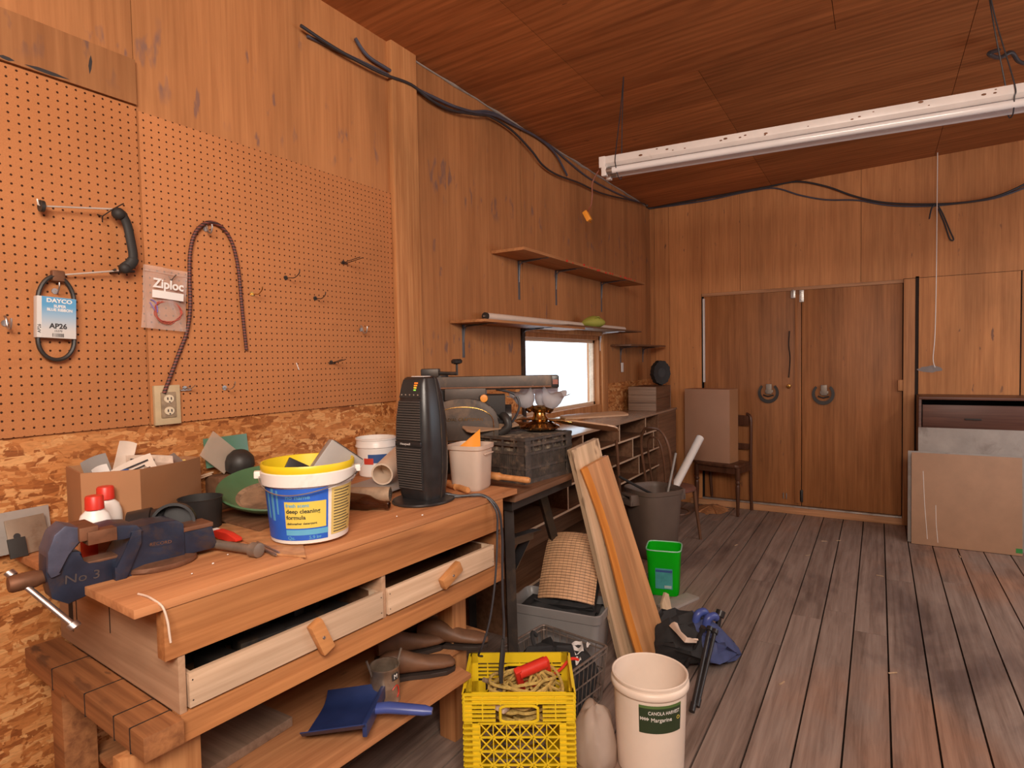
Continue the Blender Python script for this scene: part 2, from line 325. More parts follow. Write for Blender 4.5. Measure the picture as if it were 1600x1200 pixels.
# ------------------------------------------------------------------ mesh builder
class MB:
    def __init__(s): s.bm = bmesh.new(); s.mats = []; s.cur = 0; s.tone = None; s.lay = s.bm.faces.layers.float_color.new('tone') if False else None; s.tones = {}
    def use(s, m):
        if m not in s.mats: s.mats.append(m)
        s.cur = s.mats.index(m); return s
    def _fin(s, faces, tone=None):
        for f in faces:
            f.material_index = s.cur
            if tone is not None: s.tones[f] = tone
    def raw(s, vs, fs, tone=None):
        bv = [s.bm.verts.new(v) for v in vs]; out = []
        for f in fs:
            try: out.append(s.bm.faces.new([bv[i] for i in f]))
            except ValueError: pass
        s._fin(out, tone); return bv, out
    def box(s, lo, hi, M=None, bev=0.0, tone=None):
        (x0, y0, z0), (x1, y1, z1) = lo, hi
        vs = [V(p) for p in ((x0, y0, z0), (x1, y0, z0), (x1, y1, z0), (x0, y1, z0), (x0, y0, z1), (x1, y0, z1), (x1, y1, z1), (x0, y1, z1))]
        if M is not None: vs = [M @ v for v in vs]
        bv, fs = s.raw(vs, [(0, 3, 2, 1), (4, 5, 6, 7), (0, 1, 5, 4), (1, 2, 6, 5), (2, 3, 7, 6), (3, 0, 4, 7)], tone)
        if bev:
            ed = list({e for f in fs for e in f.edges})
            r = bmesh.ops.bevel(s.bm, geom=ed, offset=bev, segments=2, affect='EDGES', profile=.6); s._fin(r['faces'], tone)
        return s
    def prism(s, poly, h0, h1, M=None, bev=0.0):
        """polygon in local XY, extruded along local Z from h0 to h1"""
        n = len(poly); vs = [V((p[0], p[1], h0)) for p in poly]+[V((p[0], p[1], h1)) for p in poly]
        if M is not None: vs = [M @ v for v in vs]
        bv, fs = s.raw(vs, [tuple(range(n-1, -1, -1)), tuple(range(n, 2*n))]+[(i, (i+1) % n, n+(i+1) % n, n+i) for i in range(n)])
        if bev:
            ed = list({e for f in fs for e in f.edges})
            r = bmesh.ops.bevel(s.bm, geom=ed, offset=bev, segments=2, affect='EDGES', profile=.6); s._fin(r['faces'])
        return s
    def tube(s, pts, r=.005, n=8, closed=False, cap=True, flat=None):
        pts = [V(p) for p in pts]; m = len(pts); rs = r if isinstance(r, (list, tuple)) else [r]*m
        rings = []; up = None
        for i, p in enumerate(pts):
            if closed: t = pts[(i+1) % m]-pts[i-1]
            else: t = pts[min(i+1, m-1)]-pts[max(i-1, 0)]
            if t.length < 1e-9: t = V((0, 0, 1))
            t.normalize()
            if up is None:
                up = V((0, 0, 1)) if abs(t.z) < .9 else V((1, 0, 0))
                up = (up-t*up.dot(t)).normalized()
            else:
                up = up-t*up.dot(t)
                up = up.normalized() if up.length > 1e-6 else t.orthogonal().normalized()
            sd = t.cross(up); fl = flat or 1.0
            rings.append([s.bm.verts.new(p+up*(rs[i]*math.cos(2*PI*k/n))+sd*(rs[i]*fl*math.sin(2*PI*k/n))) for k in range(n)])
        fs = []
        for i in range(m if closed else m-1):
            a, b = rings[i], rings[(i+1) % m]
            for k in range(n):
                try: fs.append(s.bm.faces.new((a[k], a[(k+1) % n], b[(k+1) % n], b[k])))
                except ValueError: pass
        if cap and not closed:
            fs.append(s.bm.faces.new(rings[0][::-1])); fs.append(s.bm.faces.new(rings[-1]))
        s._fin(fs); return s
    def lathe(s, prof, n=32, M=None, sx=1.0, sy=1.0, a0=0.0, a1=None):
        full = a1 is None; a1 = 2*PI if full else a1
        cols = n if full else n+1; rings = []
        for (r, z) in prof:
            if r < 1e-6:
                p = V((0, 0, z)); rings.append([s.bm.verts.new(M @ p if M is not None else p)])
            else:
                ring = []
                for k in range(cols):
                    a = a0+(a1-a0)*k/n; p = V((r*sx*math.cos(a), r*sy*math.sin(a), z)); ring.append(s.bm.verts.new(M @ p if M is not None else p))
                rings.append(ring)
        fs = []
        for a, b in zip(rings, rings[1:]):
            for k in range(n):
                k2 = (k+1) % cols
                if len(a) == 1 and len(b) == 1: continue
                try:
                    if len(a) == 1: fs.append(s.bm.faces.new((a[0], b[k2], b[k])))
                    elif len(b) == 1: fs.append(s.bm.faces.new((a[k], a[k2], b[0])))
                    else: fs.append(s.bm.faces.new((a[k], a[k2], b[k2], b[k])))
                except ValueError: pass
        s._fin(fs); return s
    def loft(s, rings, cap=True, closed=False):
        bv = [[s.bm.verts.new(V(p)) for p in r] for r in rings]; fs = []; n = len(bv[0])
        for a, b in zip(bv, bv[1:]+([bv[0]] if closed else [])):
            for k in range(n):
                try: fs.append(s.bm.faces.new((a[k], a[(k+1) % n], b[(k+1) % n], b[k])))
                except ValueError: pass
        if cap and not closed: fs.append(s.bm.faces.new(bv[0][::-1])); fs.append(s.bm.faces.new(bv[-1]))
        s._fin(fs); return s
    def sheet(s, fn, nu, nv, th=.001):
        g = [[V(fn(i/nu, j/nv)) for j in range(nv+1)] for i in range(nu+1)]
        def nrm(i, j):
            a = g[min(i+1, nu)][j]-g[max(i-1, 0)][j]; b = g[i][min(j+1, nv)]-g[i][max(j-1, 0)]
            c = a.cross(b); return c.normalized() if c.length > 1e-12 else V((0, 0, 1))
        A = [[s.bm.verts.new(g[i][j]+nrm(i, j)*th*.5) for j in range(nv+1)] for i in range(nu+1)]
        B = [[s.bm.verts.new(g[i][j]-nrm(i, j)*th*.5) for j in range(nv+1)] for i in range(nu+1)]
        fs = []
        for i in range(nu):
            for j in range(nv):
                fs.append(s.bm.faces.new((A[i][j], A[i+1][j], A[i+1][j+1], A[i][j+1])))
                fs.append(s.bm.faces.new((B[i][j], B[i][j+1], B[i+1][j+1], B[i+1][j])))
        for i in range(nu):
            fs.append(s.bm.faces.new((A[i][0], B[i][0], B[i+1][0], A[i+1][0]))); fs.append(s.bm.faces.new((A[i+1][nv], B[i+1][nv], B[i][nv], A[i][nv])))
        for j in range(nv):
            fs.append(s.bm.faces.new((A[0][j+1], B[0][j+1], B[0][j], A[0][j]))); fs.append(s.bm.faces.new((A[nu][j], B[nu][j], B[nu][j+1], A[nu][j+1])))
        s._fin(fs); return s
    def ball(s, c, r, seg=16, M=None, sc_=(1, 1, 1)):
        prof = [(r*math.sin(PI*i/seg), -r*math.cos(PI*i/seg)) for i in range(seg+1)]; prof[0] = (0, -r); prof[-1] = (0, r)
        T = Mx.Translation(V(c)) @ Mx.Diagonal((*sc_, 1))
        if M is not None: T = M @ T
        return s.lathe(prof, seg*2, T)
    def build(s, name, mat=None, parent=None, smooth=40, loc=None):
        me = bpy.data.meshes.new(name)
        if s.tones:
            s.bm.faces.ensure_lookup_table(); s.bm.faces.index_update()
            arr = [1.0]*len(s.bm.faces)
            for f, tv in s.tones.items():
                if f.is_valid: arr[f.index] = tv
        bmesh.ops.recalc_face_normals(s.bm, faces=s.bm.faces)
        s.bm.to_mesh(me)
        if s.tones:
            at = me.attributes.new('tone', 'FLOAT_COLOR', 'FACE')
            for i, tv in enumerate(arr): at.data[i].color = (tv, tv, tv, 1)
        s.bm.free()
        ml = s.mats if s.mats else [mat]
        for m in ml: me.materials.append(M[m] if isinstance(m, str) else m)
        if smooth:
            me.polygons.foreach_set('use_smooth', [True]*len(me.polygons)); me.set_sharp_from_angle(angle=R(smooth))
        o = bpy.data.objects.new(name, me); COL.objects.link(o)
        if loc is not None: o.location = loc
        if parent is not None: o.parent = parent
        return o

def tag(o, label, cat, group=None):
    o['label'] = label; o['category'] = cat
    if group: o['group'] = group
    return o
def struct(o, label=None):
    o['kind'] = 'structure'
    if label: o['label'] = label
    return o
def thing(name, label, cat, loc=(0, 0, 0), rotz=0.0, group=None, rot=None):
    o = bpy.data.objects.new(name, None); COL.objects.link(o); o.empty_display_size = .05
    o.location = loc; o.rotation_euler = rot if rot else (0, 0, rotz)
    return tag(o, label, cat, group)
def Mt(loc=(0, 0, 0), rot=(0, 0, 0), s=(1, 1, 1)):
    return Mx.Translation(V(loc)) @ Euler(rot).to_matrix().to_4x4() @ Mx.Diagonal((*s, 1))
def frame(o, x, y):
    """matrix whose X and Y follow the given directions"""
    x = V(x).normalized(); z = x.cross(V(y)).normalized(); y = z.cross(x)
    m = Mx((x, y, z)).transposed().to_4x4(); m.translation = V(o); return m

def lettering(body, size, mat, parent, M=None, align='CENTER', th=.0004, bend=None, name='lettering', sx=1.0, space=1.0, bold=0.0):
    """flat letters in local XY (or wrapped round a cylinder of radius bend about Z, facing -Y)"""
    cu = bpy.data.curves.new('t', 'FONT'); cu.body = body; cu.size = size; cu.align_x = align; cu.align_y = 'CENTER'; cu.extrude = th; cu.space_character = space
    cu.resolution_u = 3; cu.offset = bold*size
    o = bpy.data.objects.new('t', cu); COL.objects.link(o)
    dg = bpy.context.evaluated_depsgraph_get(); me = bpy.data.meshes.new_from_object(o.evaluated_get(dg)); me.name = name
    bpy.data.objects.remove(o); bpy.data.curves.remove(cu)
    for v in me.vertices:
        p = v.co.copy(); p.x *= sx
        if bend:
            r, ang, z = bend; rr = r(z+p.y) if callable(r) else r
            a = ang+p.x/rr; v.co = V(((rr+p.z)*math.sin(a), -(rr+p.z)*math.cos(a), z+p.y))
        else: v.co = (M @ p) if M is not None else p
    me.materials.clear(); me.materials.append(globals()['M'][mat])
    q = bpy.data.objects.new(name, me); COL.objects.link(q)
    if parent is not None: q.parent = parent
    return q
def patch(rf, a0, a1, z0, z1, off, mb, nu=14, nv=3, th=.0005):
    mb.sheet(lambda u, v: ((rf(z0+(z1-z0)*v)+off)*math.sin(a0+(a1-a0)*u), -(rf(z0+(z1-z0)*v)+off)*math.cos(a0+(a1-a0)*u), z0+(z1-z0)*v), nu, nv, th); return mb
def spline(pts, n=8):
    pts = [V(p) for p in pts]; out = []
    for i in range(len(pts)-1):
        p0, p1, p2, p3 = pts[max(i-1, 0)], pts[i], pts[i+1], pts[min(i+2, len(pts)-1)]
        for k in range(n):
            t = k/n; t2 = t*t; t3 = t2*t
            out.append(.5*((2*p1)+(-p0+p2)*t+(2*p0-5*p1+4*p2-p3)*t2+(-p0+3*p1-3*p2+p3)*t3))
    out.append(pts[-1]); return out
# ================================================================== ROOM SHELL
X0, YR = -1.7, -2.5
WX0, WX1, WZ0, WZ1 = 3.72, 5.10, 1.125, 1.770      # left wall window opening
def tn(): return random.uniform(.88, 1.06)
# floor: real boards running away along the room
b = MB(); w = .165; y = YR-.35; k = 0
b.use('gap').box((X0, YR, -.06), (L+.1, D+.1, -.022))
b.use('floor')
while y < D+.1:
    x = X0-random.uniform(0, 2.0)
    ya, yb = max(y, YR), min(y+w-.008, D+.1)
    while x < L+.1 and yb > ya+.01:
        ln = random.uniform(2.2, 3.8); xa, xb = max(x, X0), min(x+ln-.003, L+.1)
        if xb > xa: b.box((xa, ya, -.03), (xb, yb, random.uniform(-.0012, .0)), tone=random.uniform(.90, 1.08))
        x += ln
    y += w
struct(b.build('floor', None, smooth=0), 'weathered grey-brown plank floor of the workshop')

# left wall: strand board below, plywood sheets above
b = MB(); b.use('osb')
for (xa, xb, za, zb) in ((X0, WX0, 0, 1.40), (WX0, WX1, 0, WZ0), (WX1, L, 0, 1.338)): b.box((xa, D+.002, za), (xb, D+.12, zb))
b.use('gap')
for (xa, xb, za, zb) in ((X0, WX0, 1.40, 3.4), (WX0, WX1, WZ1, 3.4), (WX1, L, 1.338, 3.4)): b.box((xa, D+.006, za), (xb, D+.12, zb))
b.use('ply')
xs = [X0, -.12, 1.128, 2.40, 3.73, 4.95, 5.74, 5.86, 6.38, L]
tones = [.95, .98, 1.05, .93, 1.02, .9, .78, .93, .74]
for i in range(len(xs)-1):
    xa, xb = xs[i]+.0015, xs[i+1]-.0015
    za = 1.338 if xa > WX1-.2 else (1.39 if xb < 2.5 else 1.372)
    if xb <= WX0+.02: b.box((xa, D, za), (min(xb, WX0), D+.008, 3.4), tone=tones[i])
    else:
        segs = [(xa, xb)]
        for (sa, sb) in segs:
            ia, ib = max(sa, WX0), min(sb, WX1)
            if ia < ib:
                b.box((ia, D, WZ1), (ib, D+.008, 3.4), tone=tones[i])
                if sb > WX1+.002: b.box((WX1, D, 1.338), (sb, D+.008, 3.4), tone=tones[i])
            else: b.box((sa, D, za), (sb, D+.008, 3.4), tone=tones[i])
struct(b.build('wall_left', smooth=0), 'orange plywood side wall with strand board below')

# far wall
b = MB(); b.use('gap')
DY0, DY1, DZ1 = -.187, 1.60, 2.232
for (ya, yb, za, zb) in ((DY1, D+.1, 0, 3.5), (DY0, DY1, DZ1, 3.5), (YR, DY0, 0, 3.5)): b.box((L+.006, ya, za), (L+.14, yb, zb))
b.use('ply_back')
for (ya, yb, za, zb, t_) in ((2.105, D+.1, 0, 3.5, .85), (1.945, 2.102, 0, 3.5, .92), (1.604, 1.942, 0, 3.5, 1.05), (DY1-.0, 1.604, DZ1, 3.5, 1.0), (1.215, DY1-.002, DZ1, 3.5, 1.06), (.147, 1.212, DZ1, 3.5, 1.03), (YR, .144, 2.238, 3.5, .98), (-1.008, -.302, 0, 2.234, 1.06), (YR, -1.018, 0, 2.234, .9)):
    b.box((L, ya, za), (L+.008, yb, zb), tone=t_)
b.box((L, DY0, DZ1), (L+.008, .147, 2.238), tone=1.0)
b.use('gap').box((L+.085, DY0-.1, -.02), (L+.14, DY1+.1, DZ1+.1)); b.use('trimwoodh').box((L+.008, DY0-.03, DZ1-.03), (L+.10, DY1+.02, DZ1+.02))  # dark backing added behind the doors to stop outside light leaking in
struct(b.build('wall_back', smooth=0), 'plywood end wall with the double doors')

# ceiling of plywood sheets, rising away from the left wall
b = MB()
def cslab(xa, xb, ya, yb, t_, th=.012, dz=0.0):
    vs = [(xa, ya, ceil_z(ya)+dz), (xb, ya, ceil_z(ya)+dz), (xb, yb, ceil_z(yb)+dz), (xa, yb, ceil_z(yb)+dz)]
    vs = vs+[(p[0], p[1], p[2]+th) for p in vs]
    b.raw(vs, [(0, 1, 2, 3), (7, 6, 5, 4), (0, 4, 5, 1), (1, 5, 6, 2), (2, 6, 7, 3), (3, 7, 4, 0)], t_)
b.use('gap'); cslab(X0, L+.1, YR, D+.1, None, .1, .008)
b.use('ceil')
cx = [X0, 1.23, 3.668, 6.10, L+.05]
for i in range(4):
    yy = [D+.05, .91, -.41, YR] if i != 1 else [D+.05, 1.5, .2, -1.1, YR]
    for j in range(len(yy)-1): cslab(cx[i]+.0015, cx[i+1]-.0015, yy[j+1]+.0015, yy[j]-.0015, random.uniform(.82, 1.12))
struct(b.build('ceiling', smooth=0), 'dark stained plywood ceiling')

# walls behind and to the right of the viewer, with their daylight openings
b = MB(); b.use('ply')
for (xa, xb, za, zb) in ((X0, 2.6, 0, 3.5), (2.6, 5.8, 0, 1.2), (2.6, 5.8, 2.3, 3.5), (5.8, L, 0, 3.5)): b.box((xa, YR-.1, za), (xb, YR, zb), tone=1.0)
struct(b.build('wall_right', smooth=0))
b = MB(); b.use('ply')
for (ya, yb, za, zb) in ((YR, -2.0, 0, 3.5), (-2.0, .9, 0, 3.5), (.9, D, 0, 3.5)): b.box((X0-.1, ya, za), (X0, yb, zb), tone=1.0)
struct(b.build('wall_front', smooth=0))

# post between the pegboard and the plywood
b = MB(); b.box((2.378, D-.032, 0), (2.572, D+.001, ceil_z(D)+.004), bev=.003)
struct(b.build('trim_1', 'stud'), 'knotty pine post on the left wall')
b = MB(); b.use('ply').box((X0, D-.016, 2.452), (1.126, D+.001, 2.60), tone=.72)
b.use('ink_dark')
for (pa, pb, hw) in (((0, 146), (26, 152), .006), ((42, 190), (113, 208), .006), ((142, 86), (140, 116), .005)):
    a, c = WL(*pa, .0165), WL(*pb, .0165); a.z = min(max(a.z, 2.46), 2.59); c.z = min(max(c.z, 2.46), 2.59)
    d = (c-a).normalized(); nz = V((-d.z, 0, d.x)); pts = [a, a.lerp(c, .3)+nz*hw, a.lerp(c, .7)+nz*hw*.8, c, a.lerp(c, .6)-nz*hw, a.lerp(c, .25)-nz*hw*.7]
    b.raw([p+V((0, .0002*0, 0)) for p in pts], [tuple(range(6))])
struct(b.build('trim_2', smooth=0), 'dark board with black marks above the left pegboard')
# corner, door trim
b = MB(); b.box((L-.020, -.277, 0), (L+.002, -.190, 2.232), bev=.003); struct(b.build('trim_3', 'trimwood'), 'pine stud at the right of the doors')
b = MB(); b.box((L-.035, -.19, 0), (L+.03, 1.72, .062), bev=.003); struct(b.build('trim_4', 'trimwoodh'), 'door threshold timber')
b = MB(); b.box((L-.012, -.186, .062), (L+.028, 1.60, .076)); struct(b.build('trim_5', 'zinc'), 'pale metal track under the doors')
b = MB(); b.box((L-.004, 1.572, 1.30), (L+.03, 1.590, 2.18), bev=.003); struct(b.build('trim_6', 'enamel'), 'thin pale strip at the left edge of the doors')
b = MB(); b.box((L-.0, -.305, 0), (L+.012, -.278, 2.25)); struct(b.build('trim_7', 'gap', smooth=0))
# crack filled with rough caulk where left wall meets the ceiling
b = MB(); b.tube([(x, D-.004, ceil_z(D)-.006+random.uniform(-.004, .004)) for x in [2.58+i*.12 for i in range(33)]], [random.uniform(.004, .011) for i in range(33)], 6)
struct(b.build('trim_8', 'grey_sheet'), 'rough pale caulk along the ceiling edge')

# doors
def door(nm, ya, yb, lab):
    b = MB(); b.box((L+.028, ya, .078), (L+.062, yb, 2.215), bev=.002); return struct(b.build(nm, 'door'), lab)
d1 = door('door_1', .650, 1.585, 'left plywood door leaf with one horseshoe')
d2 = door('door_2', -.183, .644, 'right plywood door leaf with one horseshoe')
b = MB(); b.box((L+.012, .652, .10), (L+.028, .705, 2.16), bev=.002); b.build('batten', 'door', d1)
b = MB(); q = [WB(1233, 517), WB(1232, 540), WB(1234, 560), WB(1232, 590)]
b.tube([(L+.024, p.y, p.z) for p in spline(q, 4)], .014, 8, flat=.4); b.build('door_strap', 'darksteel', d1)
p = WB(1233, 603); b = MB(); b.lathe([(0, -.06), (.016, -.058), (.021, -.048), (.016, -.036), (.008, -.03), (.008, 0), (.016, .0), (.016, .006), (0, .006)], 16, Mt((L+.022, p.y, p.z), (0, R(90), 0))); b.build('door_knob', 'brass', d1)
p = WB(1239, 460); b = MB(); b.box((L+.006, p.y-.02, p.z-.035), (L+.027, p.y+.02, p.z+.04), bev=.003); b.tube([(L+.0, p.y, p.z-.03), (L+.0, p.y, p.z+.045)], .007); b.build('bolt', 'zinc', d1)
p = WB(1252, 463); b = MB(); b.box((L+.004, p.y-.022, p.z-.055), (L+.027, p.y+.018, p.z+.06), bev=.003)
for dz in (-.04, -.01, .03): b.box((L-.002, p.y-.012, p.z+dz), (L+.006, p.y+.010, p.z+dz+.014), bev=.002)
b.build('bolt', 'zinc', d2)
p = WB(1252, 785); b = MB(); b.box((L+.012, p.y-.014, p.z+.0), (L+.027, p.y+.016, p.z+.12), bev=.002); b.build('foot_bolt', 'darksteel', d2)
p = WB(1226, 780); b = MB()
for dy in (-.014, .014): b.tube([(L+.02, p.y+dy, p.z-.0), (L+.02, p.y+dy, p.z+.06)], .005)
b.build('foot_latch', 'zinc', d1)
p = WB(1406, 602); b = MB(); b.box((L-.01, p.y-.035, p.z-.05), (L+.027, p.y+.016, p.z+.05), bev=.003); b.build('stop_block', 'trimwood', d2)

# horseshoes nailed on the doors
def horseshoe(px, py, lab):
    p = WB(px, py); o = thing('horseshoe', lab, 'horseshoe', (L+.027, p.y, p.z), 0, 'horseshoes on the doors')
    b = MB(); rings = []
    for i in range(29):
        a = R(-228+i*(276/28)); tw = .034-.012*abs(i-14)/14
        ca, sa = math.cos(a), math.sin(a); ro = .098; ri = ro-tw
        if i in (0, 28): ro += .0
        f = 1.06
        rings.append([(0, -ro*ca, ro*sa*f), (-.016, -ro*ca, ro*sa*f), (-.016, -ri*ca, ri*sa*f), (0, -ri*ca, ri*sa*f)])
    b.loft(rings); b.build('shoe', 'darksteel', o)
    b = MB(); b.box((-.028, -.034, -.012), (-.004, .020, .090), bev=.006); b.box((-.024, -.045, .0), (-.0, .028, .03), bev=.004); b.build('clip', 'rodgrey', o)
    b = MB(); b.tube([(-.02, -.05, -.02), (-.03, 0, -.035), (-.02, .045, -.02)], .007); b.build('striker', 'darksteel', o)
horseshoe(1200, 614, 'dark iron horseshoe on the left door beside the brass knob')
horseshoe(1286, 616, 'dark iron horseshoe on the right door leaf')

# window in the left wall
W = struct(MB().box((WX0-.0, D+.062, WZ0+.045), (WX1-.0, D+.066, WZ1-.03)).build('window_1', 'glass', smooth=0), 'small bright window above the desk')
b = MB(); b.use('trimwood')
b.box((WX0-.002, D+.002, WZ0), (WX0+.03, D+.12, WZ1)); b.box((WX1-.03, D+.002, WZ0), (WX1+.002, D+.12, WZ1))
b.box((WX0, D+.002, WZ1-.035), (WX1, D+.12, WZ1+.002)); b.box((WX0, D-.004, WZ0-.03), (WX1, D+.12, WZ0+.035))
b.build('window_frame', None, W)
b = MB(); b.use('stud'); b.box((WX1+.002, D-.022, WZ0-.06), (WX1+.125, D-.0005, WZ1+.03), bev=.003); b.box((WX0, D-.022, WZ1+.003), (WX1+.0, D-.0005, WZ1+.055), bev=.003)
b.build('window_casing', None, W)
b = MB(); b.box((WX0+.03, D+.045, WZ0+.035), (WX0+.06, D+.085, WZ1-.035)); b.box((WX1-.06, D+.045, WZ0+.035), (WX1-.03, D+.085, WZ1-.035)); b.box((WX0+.03, D+.045, WZ0+.035), (WX1-.03, D+.085, WZ0+.06)); b.box((WX0+.03, D+.045, WZ1-.06), (WX1-.03, D+.085, WZ1-.035))
b.build('window_sash', 'drawer', W)
b = MB(); b.box((WX0-.04, D-.014, WZ0-.02), (WX0-.001, D-.0005, WZ1+.05)); b.build('window_strip', 'darksteel', W)

# ================================================================== LIGHT AND CAMERA
wd = bpy.data.worlds.new('daylight'); sc.world = wd; wd.use_nodes = True
bg = wd.node_tree.nodes['Background']; bg.inputs[0].default_value = (.80, .90, 1.0, 1); bg.inputs[1].default_value = 4.2
def area(name, loc, rot, sx, sy, e, col, portal=False):
    l = bpy.data.lights.new(name, 'AREA'); l.shape = 'RECTANGLE'; l.size = sx; l.size_y = sy; l.energy = e; l.color = col
    if portal: l.cycles.is_portal = True
    o = bpy.data.objects.new(name, l); COL.objects.link(o); o.location = loc; o.rotation_euler = rot; return o
area('portal_window', ((WX0+WX1)/2, D+.13, (WZ0+WZ1)/2), (R(-90), 0, 0), WX1-WX0, WZ1-WZ0, 1, (1, 1, 1), True)
area('portal_right', (4.2, YR-.06, 1.75), (R(90), 0, 0), 3.2, 1.1, 1, (1, 1, 1), True)
area('unseen_lamp', (-.7, -.55, 2.70), tuple((V((2.9, 1.3, 1.1))-V((-.7, -.55, 2.70))).to_track_quat('-Z', 'Y').to_euler()), 1.6, .9, 205, (1, .86, .73))
area('unseen_lamp', (3.6, -1.9, 3.0), (R(-15), 0, 0), 2.4, .5, 62, (1, .87, .75))  # fill lamp added out of view to brighten the end wall
cd = bpy.data.cameras.new('camera'); cd.sensor_width = 36; cd.sensor_fit = 'HORIZONTAL'; cd.lens = FPX*36/1600; cd.clip_start = .05
co = bpy.data.objects.new('camera', cd); COL.objects.link(co)
m = Mx((CR, CU, -CF)).transposed().to_4x4(); m.translation = CAM; co.matrix_world = m; sc.camera = co
sc.view_settings.view_transform = 'Standard'; sc.view_settings.look = 'None'; sc.view_settings.exposure = -0.46; sc.view_settings.gamma = 1.0; sc.view_settings.use_curve_mapping = False
sc.cycles.use_denoising = True; sc.cycles.max_bounces = 9; sc.cycles.diffuse_bounces = 6; sc.cycles.transparent_max_bounces = 12; sc.cycles.caustics_reflective = False; sc.cycles.caustics_refractive = False
sc.cycles.sample_clamp_indirect = 8

# ================================================================== ON THE LEFT WALL
PY = D-.0075       # face of the pegboards
b = MB(); b.box((X0+.9, PY, 1.372), (1.127, D-.0008, 2.4475), bev=.001); tag(b.build('mounted_pegboard', pegmat('peg_left', 1.127-.0254*.55, 1.372+.0254*.45)), 'perforated hardboard sheet left of the seam, belt and black handle on it', 'pegboard', 'pegboards')
b = MB(); b.box((1.134, PY, 1.370), (2.374, D-.0008, 2.437), bev=.001); tag(b.build('mounted_pegboard', pegmat('peg_right', 1.134+.0254*.1, 1.370+.0254*.45)), 'perforated hardboard sheet between the seam and the pine post', 'pegboard', 'pegboards')

# outlet
o = thing('wall_outlet', 'cream double outlet on the wall under the right pegboard edge', 'outlet', (1.187, PY, 1.436))
b = MB(); b.box((-.046, -.014, -.069), (.044, -.0003, .069), bev=.002); b.build('box_cover', plain('old_cream', (.52, .40, .24), .5, var=.12, scale=14), o)
b = MB(); b.box((-.026, -.019, -.045), (.026, -.012, .045), bev=.003); b.build('plate', plain('grimy_plate', (.30, .22, .14), .5, var=.3, scale=40), o)
for dz in (.021, -.021):
    b = MB(); b.lathe([(0, -.003), (.0165, -.003), (.0175, 0), (.0175, .006), (0, .006)], 20, Mt((0, -.019, dz), (R(-90), 0, 0), (1, .85, 1))); r_ = b.build('receptacle', plain('cream', (.74, .62, .44), .4), o)
    b = MB(); b.box((-.0075, -.0245, dz-.003), (-.005, -.0215, dz+.006)); b.box((.005, -.0245, dz-.003), (.0075, -.0215, dz+.006)); b.box((-.002, -.0245, dz-.012), (.002, -.0215, dz-.008)); b.build('slot', 'ink', r_)

# black pull handle between two rods
def pk(px, py, off): p = YP(px, py, PY-off); return p
o = thing('hanging_rod_handle', 'black handle between two long thin steel rods on pegboard', 'handle', (0, 0, 0))
b = MB(); pts = [pk(183, 331, .05), pk(192, 338, .05), pk(199, 352, .05), pk(204, 375, .052), pk(208, 398, .052), pk(206, 410, .05), pk(196, 418, .045)]
b.tube(spline(pts, 6), [.017]*7+[.0145]*20+[.018]*10, 12, flat=.7)
b.ball(pk(185, 334, .05), .02, 8); b.ball(pk(195, 419, .045), .018, 8); b.build('grip', 'blackmat', o)
b = MB(); b.tube([pk(58, 311, .035), pk(60, 320, .035), pk(64, 322, .035), pk(185, 327, .045)], .0028, 8); b.build('rod', 'rodlight', o)
b = MB(); b.tube([pk(92, 430, .02), pk(185, 423, .04)], .0028, 8); b.build('rod', 'rodlight', o)
b = MB(); q = pk(65, 322, .035); b.lathe([(0, -.005), (.017, -.005), (.017, .005), (0, .005)], 20, Mt(q, (0, R(90), 0))); b.build('stop_washer', 'rubber', o)
b = MB(); b.tube([pk(152, 335, .005), pk(160, 338, .02), pk(176, 327, .055), pk(193, 318, .03)], .002, 6); b.tube([pk(160, 338, .03), pk(160, 347, .02)], .002, 6); b.tube([pk(180, 421, .05), pk(172, 425, .01), pk(210, 424, .003)], .004, 6); b.build('wire_tie', 'darksteel', o)
b = MB(); b.box((pk(92, 430, .02)-V((.02, .008, .02))), (pk(92, 430, .02)+V((.015, .012, .014))), bev=.006); b.build('end_clamp', 'rust', o)

# drive belt in its cardboard sleeve
c = pk(88, 497, .02); o = thing('hanging_drive_belt', 'black loop belt in blue and white paper sleeve', 'belt', (c.x, c.y, c.z), rot=(0, R(2.4), 0))
b = MB(); hh, rr = .105, .047; loop = []
for i in range(40):
    a = 2*PI*i/40; loop.append((rr*math.cos(a)*(1-.1*math.sin(a)), 0, hh*(1 if math.sin(a) > 0 else -1)*.55+rr*1.45*math.sin(a)))
b.tube(loop, .0062, 8, closed=True, flat=1.3); b.build('belt', 'rubber', o)
b = MB(); b.box((-.054, -.012, -.062), (.048, .012, .062), bev=.003); sl = b.build('sleeve', 'belt_lbl', o)
sw = NT('sleeve_fade'); tc = sw.n('ShaderNodeTexCoord'); sp = sw.n('ShaderNodeSeparateXYZ'); sw.l(tc.outputs['Generated'], sp.inputs[0])
sw.set(Base_Color=sw.ramp(sp.outputs['Z'], [(.18, (.60, .58, .56)), (.55, (.30, .46, .62)), (.80, (.10, .34, .60))]), Roughness=.5)
b = MB(); b.box((-.042, -.0128, -.061), (.0475, -.0121, .061)); b.build('front_print', sw.m, sl)
T = lambda x, z: Mt((x, -.0130, z), (R(90), 0, 0))
lettering('DAYCO', .0165, 'inkwhite', sl, T(.003, .050), sx=1.15, bold=.03); lettering('SUPER', .0115, 'inkwhite', sl, T(.004, .034), sx=1.0, bold=.03); lettering('BLUE RIBBON', .0115, 'inkwhite', sl, T(.004, .023), sx=.95, bold=.03)
lettering('AP26', .021, 'ink', sl, T(.0, -.026), bold=.03); lettering('15270', .0085, 'ink', sl, T(.0, -.040))
b = MB()
for i in range(12): b.box((-.015+i*.0026, -.0133, -.058), (-.015+i*.0026+random.uniform(.0006, .0018), -.0128, -.047))
